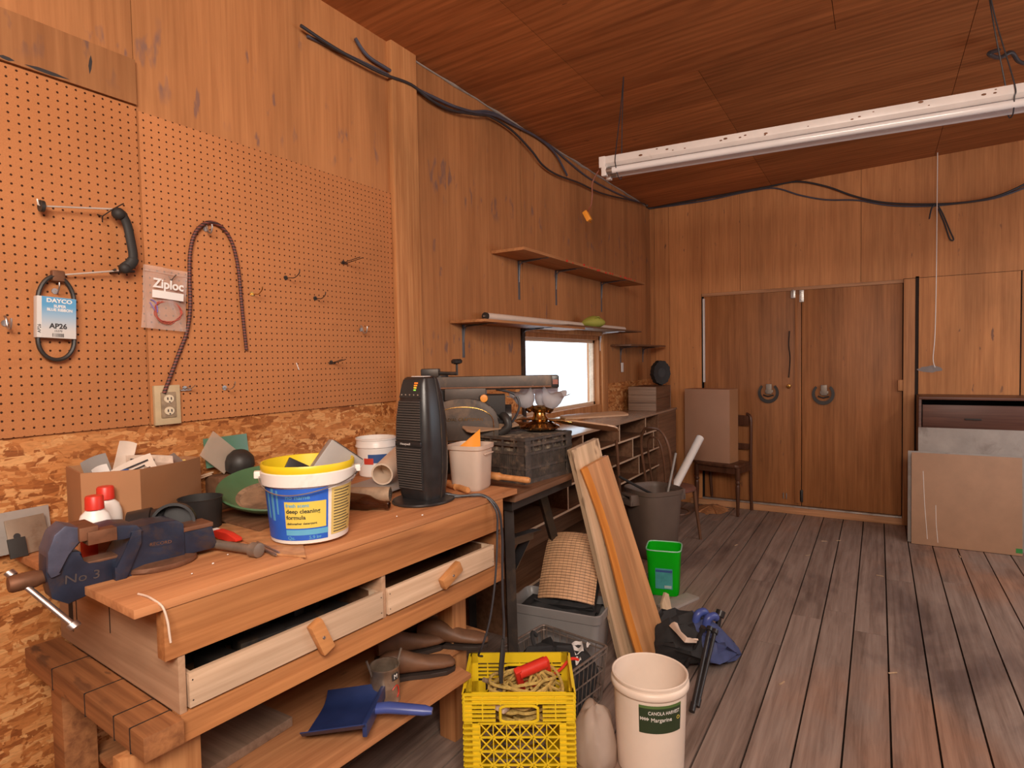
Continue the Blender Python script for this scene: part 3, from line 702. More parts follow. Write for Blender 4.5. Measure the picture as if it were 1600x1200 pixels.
b.build('barcode', 'ink', sl)
lettering('AP26', .012, 'ink', sl, Mt((-.048, -.0125, -.035), (R(90), R(-90), 0)))

# plastic zip bag with red wire in it
c = pk(258, 467, .02); o = thing('hanging_zip_bag', 'clear zip bag of thin coloured wire hung on pegboard', 'bag', (c.x, c.y, c.z), rot=(0, R(4), 0))
b = MB(); b.sheet(lambda u, v: ((u-.5)*.155*(1-.04*v), -.012*math.sin(PI*u)*math.sin(PI*v)-.004*math.sin(9*u+5*v), (v-.5)*.215), 12, 12, .0008); b.build('film', 'bag', o)
b = MB(); b.tube([(-.076, -.004, .088), (0, -.014, .086), (.075, -.004, .088)], .0022, 6); b.build('zip_strip', 'bag', o)
b = MB(); b.sheet(lambda u, v: ((u-.5)*.108, -.019-.002*math.sin(PI*u), -.003+.026*v), 8, 2, .0006); b.build('write_strip', 'inkwhite', o)
lettering('Ziploc', .043, 'inkwhite', o, Mt((.0, -.020, .046), (R(90), 0, 0)), sx=.95, bold=.03)
b = MB(); pts = []
for i in range(60):
    a = i*.55; pts.append((.045*math.cos(a)*(1+.12*math.sin(i*1.7))+.006, .0-.008+.003*math.sin(i), -.045+.038*math.sin(a)*(1+.15*math.cos(i*2.1))))
b.tube(spline(pts, 3), .0014, 5); b.build('wire', plain('red_wire', (.45, .09, .06), .5), o)
b = MB(); b.tube(spline([(-.055, -.008, -.02), (-.045, -.009, -.035), (-.03, -.009, -.05), (-.035, -.008, -.02), (-.052, -.008, -.01)], 6), .002, 6); b.build('blue_wire', plain('violet_wire', (.22, .16, .45), .5), o)
b = MB(); b.tube([(.02, .018, .085), (.012, -.012, .065), (.028, -.014, .088)], .0018, 6); b.build('hanger', 'darksteel', o)

# braided flexible cord looped over a hook and plugged in the outlet
o = None; pts = [pk(256, 615, .02), pk(266, 588, .012), pk(281, 548, .008), pk(292, 518, .01), pk(297, 480, .012), pk(296, 430, .012), pk(297, 395, .012), pk(303, 368, .012), pk(314, 353, .014), pk(328, 347, .015), pk(344, 353, .014), pk(357, 368, .012), pk(366, 390, .012), pk(373, 425, .011), pk(377, 470, .011), pk(381, 510, .01), pk(385, 547, .01)]
b = MB(); b.tube(spline(pts, 7), .0066, 10); tag(b.build('braided_cord', 'chain'), 'dark red braided cord looped over a peg above the outlet', 'cord')

# wire pegs
def peg(px, py, lab, kind=0, mat='zinc', s=1.0):
    p = pk(px, py, 0); o = thing('hanging_hook', lab, 'hook', (p.x, PY, p.z), 0, 'wire hooks on the pegboard')
    b = MB()
    if kind == 0:   # long straight prong pair
        for dx in (-.008, .012): b.tube([(dx, -.003, 0), (dx, -.02, -.002), (dx, -.085*s, .012)], .0018, 6)
        b.tube([(-.018, -.004, 0), (-.018, -.008, -.006), (.02, -.008, -.006), (.02, -.004, .0)], .0018, 6)
    elif kind == 1:  # single hook
        b.tube(spline([(0, -.003, 0), (0, -.022*s, -.003), (0, -.045*s, -.004), (0, -.066*s, .010), (0, -.07*s, .024)], 4), .002, 6)
    else:            # open J hook
        b.tube(spline([(0, -.003, .02), (0, -.012, .012), (0, -.02, -.012), (.0, -.036, -.018), (0, -.045, .0), (0, -.046, .012)], 4), .003, 7)
    b.build('prong', mat, o)
    b = MB(); b.lathe([(0, -.004), (.009, -.004), (.009, 0), (0, 0)], 12, Mt((0, 0, 0), (R(-90), 0, 0))); b.build('back_plate', mat, o)
peg(536, 410, 'double wire hook nearest the pine post, high on the pegboard', 0, 'darksteel', 1.4)
peg(446, 434, 'single wire hook above and right of the brass hook', 1, 'darksteel', 1.3)
peg(393, 459, 'brass-coloured hook just right of the looped cord', 1, 'brass')
peg(492, 466, 'short curved wire hook in the middle of the right pegboard', 1, 'darksteel')
peg(563, 515, 'short hook close to the pine post at mid height', 2, 'zinc')
peg(517, 566, 'double wire hook low on the right pegboard toward the post', 0, 'darksteel')
peg(288, 607, 'small wire hook just right of the cream outlet', 0, 'zinc', .6)
peg(350, 606, 'small wire hook second to the right from the outlet', 1, 'zinc')
peg(320, 358, 'small hook carrying the top of the looped cord', 2, 'zinc')
peg(7, 505, 'big open steel hook at the left edge, left of the belt', 2, 'steel', 1.2)
peg(85, 455, 'small hook that holds the belt sleeve', 1, 'steel', .5)
p = pk(463, 567, .002); b = MB(); b.tube([(0, 0, 0), (.012, -.001, -.03)], .002, 6); tag(b.build('hanging_sliver', 'inkwhite', loc=p), 'tiny white sliver stuck flat on the lower right pegboard', 'sliver')

# ------------------------------------------------------------------ shelves with brackets
def bracket(parent, x, z, arm, drop, mat='bracket'):
    b = MB(); b.box((x-.012, -.0035, z-drop), (x+.012, -.0003, z-.001), bev=.001); b.box((x-.012, -arm, z-.004), (x+.012, 0, z-.0005), bev=.001)
    b.tube([(x, -.004, z-drop*.55), (x, -.010, z-.03), (x, -.03, z-.012), (x, -arm*.75, z-.005)], [.003, .006, .006, .003], 6); return b.build('bracket', mat, parent)
o = thing('wall_shelf', 'highest board shelf on the left wall, empty', 'shelf', (0, D, 0), 0, 'wall shelves')
b = MB(); b.box((3.318, -.250, 2.262), (5.61, -.002, 2.281), bev=.002); b.mats = ['shelfw']; b.use('red')
for i in range(26):
    x = 3.9+random.uniform(0, 1.6); b.ball((x, -.2505, 2.272+random.uniform(-.006, .006)), random.uniform(.004, .009), 4, sc_=(2.4, .3, 1))
b.build('board', None, o)
for x in (3.668, 4.237, 5.14): bracket(o, x, 2.262, .235, .27)
o = thing('wall_shelf', 'long board shelf across the window top with blind and mask', 'shelf', (0, D, 0), 0, 'wall shelves')
b = MB(); b.box((2.858, -.252, 1.792), (4.22, -.002, 1.808), bev=.002); b.build('board', 'shelfw', o)
b = MB(); b.box((3.95, -.245, 1.809), (5.52, -.006, 1.822), bev=.002); b.build('board', 'dkwood', o)
for x, z in ((2.99, 1.792), (3.70, 1.792), (5.10, 1.809)): bracket(o, x, z, .235, .20 if x < 3.5 else .17, 'bracket' if x < 4 else 'enamel')
o = thing('wall_shelf', 'short dark shelf right of the window in the corner', 'shelf', (0, D, 0), 0, 'wall shelves')
b = MB(); b.box((5.34, -.205, 1.682), (6.40, -.002, 1.698), bev=.002); b.build('board', 'dkwood', o)
for x in (5.60, 6.25): bracket(o, x, 1.682, .18, .16)
p = WL(972, 574, .01); b = MB(); b.box((-.03, -.004, -.045), (.03, 0, .045), bev=.001); tag(b.build('hanging_paper_tag', 'inkwhite', loc=p), 'small white tag on the wall under the short corner shelf', 'tag')
# roller blind lying on the shelf
o = thing('roller_blind', 'long rolled pale blind lying on the window shelf', 'blind', (0, 0, 0))
pa, pb = V((3.12, D-.075, 1.845)), V((5.50, D-.075, 1.845))
b = MB(); b.tube([pa+V((.012, 0, 0)), pb], .0225, 16); b.build('roll', 'offwhite', o)
b = MB(); b.lathe([(0, 0), (.024, 0), (.024, .014), (0, .014)], 16, Mt(pa, (0, R(90), 0))); b.build('end_cap', 'darksteel', o)
b = MB(); b.tube([pa+V((-.012, 0, 0)), pa], .006, 8); b.build('pin', 'zinc', o)
b = MB(); b.box((3.30, D-.11, 1.8085), (3.46, D-.05, 1.822), bev=.003); tag(b.build('small_bracket_plate', 'rust'), 'small rusty plate under the end of the rolled blind', 'plate')
# dust mask
p = V((4.62, D-.145, 1.8225)); o = thing('dust_mask', 'yellow-green moulded dust mask on the window shelf', 'mask', p, R(-35))
b = MB(); rings = []
for i in range(9):
    t = i/8; r_ = .072*math.cos(t*PI/2*.96)+.002; ring = []
    for k in range(24):
        a = 2*PI*k/24; pinch = 1+.18*max(0, math.sin(a))**6
        ring.append((r_*1.45*math.cos(a)*(1-.12*max(0, math.sin(a))), -.070*math.sin(t*PI/2), .046+r_*.63*math.sin(a)*pinch))
    rings.append(ring)
b.loft(rings); b.build('shell', 'lime', o)
b = MB(); b.tube(spline([(-.035, -.01, .045), (-.02, -.066, .075), (0, -.078, .088), (.02, -.066, .075), (.035, -.01, .045)], 5), .004, 6); b.build('nose_fold', 'lime', o)
b = MB(); b.tube(spline([(-.10, 0, .050), (-.105, .02, .03), (-.05, .04, .008), (.05, .04, .006), (.105, .02, .03), (.10, 0, .050)], 5), .002, 5); b.build('strap', 'lime', o)

# ------------------------------------------------------------------ cables along the ceiling
def cable(lab, pts, r=.006, mat='cable', wall='L', offs=.018, nm='hanging_cable', grp='cables along the ceiling edge'):
    q = []
    for i, p in enumerate(pts):
        if len(p) == 3 and p[2] == 'B': v = WB(p[0], p[1], offs)
        else: v = WL(p[0], p[1], offs)
        v.y = min(v.y, D-r-.001); v.x = min(v.x, L-r-.001); v.z = min(v.z, ceil_z(v.y)-r-.001); q.append(v)
    b = MB(); b.tube(spline(q, 7), r, 8); return tag(b.build(nm, mat), lab, 'cable', grp)
Bc = 'B'
cable('black cable lowest of the bundle on the left wall', [(470, 40), (515, 70), (560, 96), (600, 116), (642, 132), (672, 155), (705, 172), (742, 179), (765, 182), (800, 204), (830, 235), (848, 258), (870, 273), (905, 286), (940, 302), (985, 313), (1008, 319)], .0075, 'cable', offs=.038)
cable('blue-grey cable running down from the ceiling beside the post', [(555, 60), (575, 88), (612, 112), (642, 134), (680, 153), (712, 167), (745, 176), (772, 180), (802, 195), (840, 215), (866, 238), (882, 266), (886, 274)], .0085, 'cableb', offs=.022)
cable('pale grey cable twisted along the left wall bundle', [(480, 56), (530, 80), (580, 104), (620, 124), (650, 140), (700, 172), (738, 174), (770, 176), (812, 200), (855, 222), (885, 250), (920, 278), (960, 300), (1000, 317)], .0075, 'cableb', offs=.010)
cable('long black cable along the end wall above the doors', [(1011, 318), (1014, 320, Bc), (1050, 318, Bc), (1100, 309, Bc), (1150, 299, Bc), (1200, 289, Bc), (1245, 283, Bc), (1290, 291, Bc), (1330, 305, Bc), (1365, 314, Bc), (1400, 318, Bc), (1450, 319, Bc), (1500, 317, Bc), (1545, 310, Bc), (1580, 298, Bc), (1625, 275, Bc)], .0085, 'cable', offs=.03)
cable('thin grey cable sagging below the black one over the doors', [(1020, 322, Bc), (1060, 320, Bc), (1110, 312, Bc), (1165, 300, Bc), (1210, 294, Bc), (1250, 305, Bc), (1290, 312, Bc), (1340, 313, Bc), (1390, 321, Bc), (1450, 322, Bc), (1510, 316, Bc), (1560, 308, Bc), (1625, 284, Bc)], .0075, 'cableb', offs=.012)
cable('short dark cable end looped down left of the pull string', [(1452, 342, Bc), (1456, 325, Bc), (1463, 320, Bc), (1472, 332, Bc), (1484, 360, Bc), (1490, 374, Bc), (1484, 373, Bc), (1476, 350, Bc), (1466, 326, Bc)], .006, 'cable', offs=.035)
# pull string
q = [WB(1465, 237, .10), WB(1464, 330, .10), WB(1463, 430, .10), WB(1461, 520, .10), WB(1458, 560, .10), WB(1461, 574, .10)]
b = MB(); b.tube(spline(q, 5), .0035, 6); tag(b.build('hanging_pull_string', 'inkwhite'), 'thin white string hanging in front of the end wall', 'string')
# rags of caulk and a paint smear on the right panel
p = WB(1453, 577, .0006); b = MB(); pts = []
for i in range(14):
    a = 2*PI*i/14; pts.append((0, .10*math.cos(a)*random.uniform(.7, 1), .035*math.sin(a)*random.uniform(.7, 1.1)))
b.raw([V(q) for q in pts], [tuple(range(14))]); struct(b.build('trim_9', plain('grey_smear', (.23, .19, .18), .6), loc=p), 'grey paint smear on the end wall')

# ------------------------------------------------------------------ fluorescent fixture hung under the ceiling
A, Bp = V((3.412, 1.412, 2.75)), V((3.590, -1.02, 2.75)); ln = (Bp-A).length; ax = (Bp-A).normalized()
o = thing('strip_light', 'long white fluorescent strip light hanging under the ceiling', 'light', A, math.atan2(ax.y, ax.x))
b = MB(); prof = [(-.055, 0), (.055, 0), (.055, -.040), (.035, -.058), (-.035, -.058), (-.055, -.040)]
b.prism(prof, 0, ln, Mx(((0, 0, 1, 0), (1, 0, 0, 0), (0, 1, 0, 0), (0, 0, 0, 1))), bev=.002); b.mats = ['enamel']; b.use('rust')
for i in range(30):
    x = random.uniform(.1, ln); b.ball((x, -.0555, random.uniform(-.038, -.004)), random.uniform(.002, .006), 4, sc_=(2, .15, 1))
hs = b.build('housing', None, o)
b = MB(); b.box((-.002, -.058, -.062), (.035, .058, .002), bev=.002); b.build('end_cap', 'enamel', hs)
for yy in (-.042, .042):
    b = MB(); b.tube([(.045, yy, -.083), (ln-.045, yy, -.083)], .0185, 16); tb = b.build('lamp_tube', 'tube', o)
    b = MB(); b.tube([(.040, yy, -.083), (.075, yy, -.083)], .0190, 16); b.build('metal_end', 'zinc', tb)
    b = MB(); b.box((.012, yy-.018, -.112), (.042, yy+.018, -.058), bev=.004); b.build('lamp_holder', 'enamel', o); b = MB(); b.box((ln-.042, yy-.018, -.112), (ln-.012, yy+.018, -.058), bev=.004); b.build('lamp_holder', 'enamel', o)
for xx, dx, dy in ((.10, .02, .05), (1.92, -.10, -.02), (2.06, .10, .02)):
    zt = ceil_z(A.y-xx)-2.75-.002
    b = MB(); b.tube(spline([(xx+dx, dy, zt), (xx+dx*.6, dy*.5-.02, zt*.55), (xx, -.062, .0), (xx, -.064, -.06), (xx+.004, -.03, -.118), (xx+.004, .03, -.118), (xx, .064, -.06), (xx, .060, 0), (xx+dx*.6, dy*.5+.02, zt*.55), (xx+dx, dy, zt-.004)], 6), .003, 6); b.build('hanging_wire', 'cable', o)
# orange plug on its red cord at the near end
q0 = A+V((.0, .01, -.04)); q = [q0, V((3.40, 1.47, 2.63)), V((3.40, 1.475, 2.55)), V((3.41, 1.49, 2.49)), V((3.42, 1.52, 2.46))]
o = thing('hanging_plug', 'orange plug dangling on thin red cord from the strip light', 'plug', q[-1])
b = MB(); b.tube(spline([p-q[-1] for p in q], 6), .004, 6); b.build('cord', 'cordred', o)
b = MB(); b.box((-.015, -.015, -.055), (.015, .015, .012), Mt((0, .008, -.005), (R(-28), 0, 0)), bev=.005); b.build('plug_body', 'orange', o)
b = MB(); b.box((-.009, -.002, -.073), (-.006, .002, -.053), Mt((0, .008, -.005), (R(-28), 0, 0))); b.box((.006, -.002, -.073), (.009, .002, -.053), Mt((0, .008, -.005), (R(-28), 0, 0))); b.build('blade', 'brass', o)
# loose cable knot at the top right of the ceiling
zc = 3.22; q = [ZP(1560, 78, zc), ZP(1545, 84, zc-.05), ZP(1562, 90, zc-.03), ZP(1580, 82, zc), ZP(1592, 96, zc-.02), ZP(1612, 102, zc)]
b = MB(); b.tube(spline(q, 6), .011, 8); tag(b.build('hanging_loose_cable', 'cable'), 'dark cable knot on the ceiling above the light', 'cable')
# ================================================================== WORKBENCH
BZ = 1.04
FX, FY, BA = .679, 1.393, math.atan2(-.0779, .9970)
o = bench = thing('workbench', 'long wooden workbench with two open drawers and a vise', 'workbench', (FX, FY, 0), BA)
BI = Mx.Rotation(-BA, 3, 'Z')
def bl(x, y, z=0): v = BI @ V((x-FX, y-FY, 0)); v.z = z; return v
bk0, bk1 = bl(FX+.052, 2.148), bl(2.16, 2.148)
b = MB(); b.prism([(0, -.006), (1.452, -.006), (bk1.x, bk1.y), (bk0.x, bk0.y)], 1.019, BZ, bev=.002); b.build('top', 'firtop', o)
b = MB(); b.box((.062, -.002, .897), (1.358, .036, 1.018), bev=.003); b.build('fascia', 'fir', o)
b = MB(); b.box((.092, -.001, .690), (1.358, .045, .758), bev=.003); b.build('front_rail', 'fir', o)
b = MB(); b.use('dirty').box((.002, -.02, .700), (.090, .74, .757), bev=.004); b.use('gap')
for yy in (.045, .13, .30, .52): b.box((.0008, yy, .6985), (.0905, yy+.003, .7582))
b.build('side_beam', None, o)
b = MB(); b.use('panel').box((.091, .002, .758), (.108, .735, 1.018), bev=.002); b.use('gap')
for (yy, z0, z1) in ((.60, .84, 1.0), (.37, .86, 1.01), (.21, .95, 1.01)): b.box((.0900, yy, z0), (.0912, yy+.004, z1))
b.box((.0898, .63, .80), (.0912, .66, .98)); b.build('side_panel', None, o)
b = MB(); b.box((.716, .004, .758), (.733, .70, 1.018), bev=.002); b.build('divider', 'panel', o)
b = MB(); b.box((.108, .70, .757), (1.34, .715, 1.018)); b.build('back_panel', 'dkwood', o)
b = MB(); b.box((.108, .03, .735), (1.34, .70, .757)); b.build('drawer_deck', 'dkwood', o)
b = MB(); b.box((1.342, .004, .758), (1.358, .70, 1.018)); b.build('end_panel', 'dirty', o)
for (x, y) in ((.05, .09), (1.255, .19), (.05, .62), (1.245, .62)):
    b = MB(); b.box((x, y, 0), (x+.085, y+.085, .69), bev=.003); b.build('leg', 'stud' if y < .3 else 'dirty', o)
b = MB(); b.box((-.02, .05, .56), (.16, .088, .69), bev=.003); b.build('front_cleat', 'stud', o)
b = MB(); b.prism([(.14, 0), (1.14, 0), (1.17, .17), (1.45, .17), (1.45, .70), (.14, .70)], .380, .398, bev=.002); b.build('lower_shelf', 'firtop', o)
def drawer(x0, x1, hx, hrot, hz):
    d = MB()
    d.box((x0, -.004, .766), (x1, .012, .848), bev=.0015); d.box((x0, .012, .766), (x0+.012, .56, .846)); d.box((x1-.012, .012, .766), (x1, .56, .846)); d.box((x0, .55, .766), (x1, .562, .846)); d.box((x0+.012, .012, .766), (x1-.012, .55, .772))
    d.mats = ['drawer']; d.use('dkwood').box((x0+.0125, .0125, .7722), (x1-.0125, .5495, .7735)); d.box((x0+.012, .1, .774), (x0+.0135, .55, .845)); d.box((x1-.0135, .05, .774), (x1-.012, .55, .845)); q = d.build('drawer', None, o)  # dark lining paints the shade inside the drawer
    b = MB(); b.box((-.052, -.026, -.021), (.052, -.0005, .021), Mt((hx, -.004, hz), (0, hrot, 0)), bev=.006); h = b.build('pull_block', 'handle', q)
    b = MB(); b.lathe([(0, -.0285), (.004, -.0285), (.005, -.026), (0, -.026)], 12, Mt((hx, -.004, hz), (R(90), 0, 0), (1, 1, -1))); b.build('screw', 'steel', h)
    b = MB()
    for xx in (x0+.008, x1-.008):
        for zz in (.783, .832): b.ball((xx, -.0045, zz), .002, 4, sc_=(1, .3, 1))
    b.build('nail', 'darksteel', q)
    return q
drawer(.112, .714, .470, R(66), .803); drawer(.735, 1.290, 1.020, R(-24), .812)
# dark odds and ends in the open drawer, extras added to darken its inside
for i in range(14):
    x, y = .17+i*.037, .22+.14*math.sin(i*2.1); w_ = bl(0, 0)
    p = V((FX, FY, 0))+Mx.Rotation(BA, 3, 'Z') @ V((x, y, .7745))
    b = MB(); b.box((-.065, -.03, 0), (.065, .03, random.uniform(.025, .06)), Mt((0, 0, 0), (0, 0, random.uniform(0, 3))), bev=.005)
    tag(b.build('tool_scrap', ('rubber', 'dkwood', 'darksteel')[i % 3], loc=p), 'dim dark scrap of metal or wood inside the open left drawer', 'scrap', 'scraps in the open drawer')

# ------------------------------------------------------------------ vise
o = thing('bench_vise', 'old blue iron bench vise bolted at the bench corner', 'vise', (.856, 1.655, BZ), R(-8))
o.scale = (1.0, .90, .82)
XZ = lambda poly, y0, y1, b, bev=.003: b.prism(poly, -y1, -y0, Mx(((1, 0, 0, 0), (0, 0, -1, 0), (0, 1, 0, 0), (0, 0, 0, 1))), bev=bev)
b = MB(); b.lathe([(0, 0), (.092, 0), (.096, .006), (.094, .018), (.07, .026), (0, .026)], 40, Mt((.02, 0, 0), (0, 0, 0), (1, .9, 1))); b.build('swivel_base', 'viseway', o)
b = MB()
XZ([(-.09, .0), (-.055, .0), (.072, .018), (.072, .128), (.052, .146), (.0, .150), (-.055, .146), (-.062, .10), (-.09, .04)], -.046, .046, b, .004)
XZ([(-.098, -.0), (-.072, -.0), (-.035, .10), (-.035, .142), (-.06, .142), (-.062, .106), (-.098, .04)], -.058, .058, b, .004); b.build('body', 'vise', o)
b = MB(); XZ([(-.145, .126), (-.075, .126), (-.06, .118), (-.03, .135), (-.045, .158), (-.08, .166), (-.145, .160)], -.056, .056, b, .004); b.build('fixed_jaw', 'vise', o)
b = MB(); b.box((-.152, -.060, .126), (-.090, -.020, .165), bev=.0015); b.box((-.152, -.0201, .126), (-.144, .060, .165), bev=.0015); b.build('jaw_plate', 'rust', o)
b = MB(); XZ([(.070, .020), (.152, .020), (.162, .035), (.150, .098), (.070, .104)], -.036, .036, b, .003); b.build('tail', 'vise', o)
b = MB(); b.box((.070, -.040, .098), (.152, .040, .112), bev=.002); b.build('slide_way', 'viseway', o)
b = MB()
XZ([(-.222, -.012), (-.190, -.040), (-.100, -.012), (-.07, .0), (-.07, .062), (-.115, .062), (-.146, .062), (-.160, .075), (-.160, .105), (-.192, .118), (-.228, .118), (-.232, .06)], -.034, .034, b, .004); b.build('moving_arm', 'vise', o)
b = MB(); XZ([(-.224, .050), (-.205, .056), (-.192, .112), (-.160, .138), (-.160, .178), (-.192, .194), (-.214, .172), (-.228, .125), (-.230, .07)], -.044, .044, b, .005); b.build('moving_jaw', 'viselt', o)
b = MB(); b.box((-.168, -.056, .140), (-.128, .056, .180), bev=.003); b.build('jaw_plate', 'rust', o)
b = MB(); b.box((-.150, -.030, .060), (-.070, .030, .070), bev=.003); b.build('way_strip', 'viseway', o)
b = MB(); b.lathe([(0, 0), (.020, 0), (.024, .006), (.024, .05), (.019, .062), (.019, .09), (0, .09)], 20, Mt((-.295, 0, .048), (0, R(90), 0))); b.build('screw_head', 'rust', o)
b = MB(); dv = (V((-.200, -.095, -.075))-V((-.272, 0, .048))); c = V((-.272, 0, .048)); b.tube([c-dv*.16, c+dv], .0075, 12); b.tube([c+dv*.985, c+dv*1.0, c+dv*1.09, c+dv*1.1], [.008, .0135, .0135, .009], 12); b.tube([c-dv*.24, c-dv*.15], .011, 12); b.build('handle_bar', 'steel', o)
lettering('No 3', .036, 'castletter', o, Mt((-.160, -.0343, .030), (R(90), R(4), 0)), th=.0012)
b = MB()
ov = [(.029*math.cos(2*PI*i/24), .010*math.sin(2*PI*i/24)) for i in range(24)]; b.prism(ov, 0, .002, Mt((.012, -.0462, .082), (R(90), R(6), 0))); b.build('badge', 'vise', o)
lettering('RECORD', .0135, 'viseway', o, Mt((.012, -.0480, .082), (R(90), R(6), 0)), th=.0012)
# small things on the bench ------------------------------------------------
pa, pb = ZP(322, 848, 1.062), ZP(405, 860, 1.0605)
o = thing('steel_bolt', 'thick grey steel bolt lying right of the vise tail', 'bolt', pa)
b = MB(); d = pb-pa; b.tube([V((0, 0, 0)), d*.9], .0125, 14); b.build('shank', 'rodgrey', o)
b = MB(); b.tube([d*.86, d*.87, d*1.0, d*1.01], [.014, .020, .020, .016], 16); b.build('head', 'rodgrey', o)
pa, pb = ZP(338, 832, 1.055), ZP(398, 850, 1.055)
o = thing('pipe_cutter', 'red metal hand tool with pale jaw beside the bolt', 'tool', pa)
b = MB(); d = pb-pa; fr = frame((0, 0, 0), d, (0, 0, 1)); b.prism([(0, -.010), (.03, -.012), (.09, -.010), (.13, -.006), (.13, .004), (.08, .012), (.02, .014), (0, .008)], -.011, .011, fr, bev=.003); b.build('grip', 'red', o)
b = MB(); b.prism([(-.022, -.008), (.014, -.012), (.02, .012), (-.01, .013)], -.008, .008, fr, bev=.003); b.build('jaw', 'inkwhite', o)
b = MB(); b.box((.004, -.018, -.010), (.035, -.008, .010), fr, bev=.003); b.build('roller', 'brass', o)
for i, (p0, p1) in enumerate((((395, 850), (432, 868)), ((402, 848), (437, 865)))):
    a, c = ZP(*p0, 1.046), ZP(*p1, 1.046)
    b = MB(); d = c-a; b.tube([V((0, 0, 0)), d*.93, d], [.0045, .0045, .002], 8); tag(b.build('steel_punch', 'steel', loc=a), ('thin steel rod nearest the bench edge beside the bolt', 'thin steel rod tucked behind another rod near the bucket')[i], 'rod', 'steel rods on the bench')
b = MB(); pts = [ZP(x, y, BZ) for x, y in ((330, 823), (405, 815), (470, 838), (478, 872), (425, 868))]
b.prism([(p.x-pts[0].x, p.y-pts[0].y) for p in pts][::-1], 0, .006, bev=.001); tag(b.build('wood_offcut', 'plank2', loc=(pts[0].x, pts[0].y, BZ+.0005)), 'thin pale wood offcut under the front of the detergent bucket', 'offcut')
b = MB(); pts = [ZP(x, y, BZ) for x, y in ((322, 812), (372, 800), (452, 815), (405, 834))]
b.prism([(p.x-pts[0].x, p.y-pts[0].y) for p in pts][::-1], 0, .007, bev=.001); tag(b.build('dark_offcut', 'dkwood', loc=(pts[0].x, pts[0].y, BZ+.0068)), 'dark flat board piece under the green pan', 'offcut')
o = None; q = [ZP(216, 928, BZ+.003), ZP(228, 931, BZ+.004), ZP(238, 936, BZ+.004)]; r0 = q[-1]; q += [r0+V((.003, -.035, -.012)), r0+V((.008, -.044, -.045)), r0+V((.010, -.046, -.075)), r0+V((.012, -.046, -.095))]
b = MB(); b.tube(spline(q, 5), .0026, 6); tag(b.build('hanging_string', 'cloth'), 'short pale string hanging over the front bench corner', 'string')
for i, (px, py) in enumerate(((356, 868), (620, 808), (660, 806), (300, 898), (333, 882))):
    p = ZP(px, py, BZ); b = MB(); b.ball((0, 0, .003), .0016+.0006*(i % 3), 5, sc_=(1.6, 1, .9)); tag(b.build('plaster_crumb', 'inkwhite', loc=p), 'tiny white crumb lying on the worn bench top', 'crumb', 'crumbs on the bench')

# detergent bucket ----------------------------------------------------------
x, y = 1.247, 1.490
o = thing('detergent_bucket', 'white detergent bucket with blue label and yellow rim', 'bucket', (x, y, BZ+.0075), facing(x, y))
rf = lambda z: .1125+.016*min(max(z, 0), .20)/.20
b = MB(); b.lathe([(0, .002), (.105, .0), (.1125, .004), (rf(.1), .1), (rf(.168), .168), (.137, .172), (.138, .206), (.1335, .210), (.131, .207), (.1262, .19), (.109, .006), (0, .006)], 56); b.build('pail', 'white', o)
b = MB(); b.lathe([(.1335, .206), (.136, .212), (.137, .226), (.135, .231), (.131, .230), (.1275, .206), (.1205, .150), (.1215, .150), (.1285, .205)], 56); b.build('rim', 'yellow', o)
b = MB(); patch(rf, R(-80), R(25), .014, .166, .0004, b); b.build('blue_label', 'blue', o)
b = MB(); patch(rf, R(30), R(78), .020, .160, .0004, b); b.build('text_panel', 'labyel2', o)
b = MB(); patch(rf, R(-34), R(22), .050, .128, .0009, b); b.build('name_panel', 'labyel', o)
b = MB(); patch(rf, R(-34), R(25), .030, .046, .0009, b); b.build('band', 'ltblue', o)
b = MB()
for a, w_, z0, z1 in ((-68, 5, .075, .155), (-57, 5, .07, .165), (-47, 3, .09, .16)): patch(rf, R(a), R(a+w_), z0, z1, .0010, b, 4)
b.build('glass_motif', 'ltink', o)
def bt(txt, size, z, deg, mat, sx=1.0): lettering(txt, size, mat, o, align='LEFT', bold=.02, bend=(lambda zz: rf(zz)+.0014, R(deg), z), sx=sx)
bt('no name', .017, .141, -32, 'ltink', 1.2); bt('fresh scent', .0145, .117, -32, 'ltblue', 1.05); bt('deep cleaning', .0165, .100, -32, 'ink', 1.08); bt('formula', .0165, .082, -32, 'ink', 1.08); bt('dishwasher detergent', .0085, .064, -32, 'ink', 1.15)
bt('5.9 kg', .014, .0215, -2, 'ltink'); bt('Qu.', .014, .0215, -32, 'ltink')
b = MB()
for i in range(15): patch(rf, R(34), R(34+random.uniform(26, 40)), .026+i*.0088, .0285+i*.0088, .0009, b, 8, 1)
b.build('small_print', 'ink', o)
b = MB(); q = [(-.138, 0, .196)]
for i in range(1, 20):
    a = PI*i/20; q.append((-.141*math.cos(a), -.141*math.sin(a)-.003, .196-.050*math.sin(a)*(.55+.75*math.cos(a/1.6)**2)))
q.append((.138, 0, .196)); b.tube(spline(q, 3), .0019, 6); b.build('bail', 'zinc', o)
for sx_ in (-1, 1):
    b = MB(); b.box((sx_*.145-.009, -.012, .186), (sx_*.145+.009, .012, .207), bev=.003); b.build('ear', 'white', o)
p = V((x+.01, y+.01, BZ+.10)); o2 = thing('grey_case', 'slim grey case standing tilted inside the detergent bucket', 'case', p, rot=(R(-8), R(38), facing(x, y)+R(6)))
b = MB(); b.box((-.062, -.026, .02), (.062, .026, .196), bev=.004); b.build('case_body', 'greyblk', o2)
b = MB(); b.box((.0625, -.022, .05), (.066, .006, .19), bev=.001); b.box((.0625, .010, .05), (.065, .024, .19), bev=.001); b.build('side_strip', 'zinc', o2)
b = MB(); b.box((-.055, -.0285, .1955), (.055, -.0265, .1975)); b.build('seam', 'ink', o2)
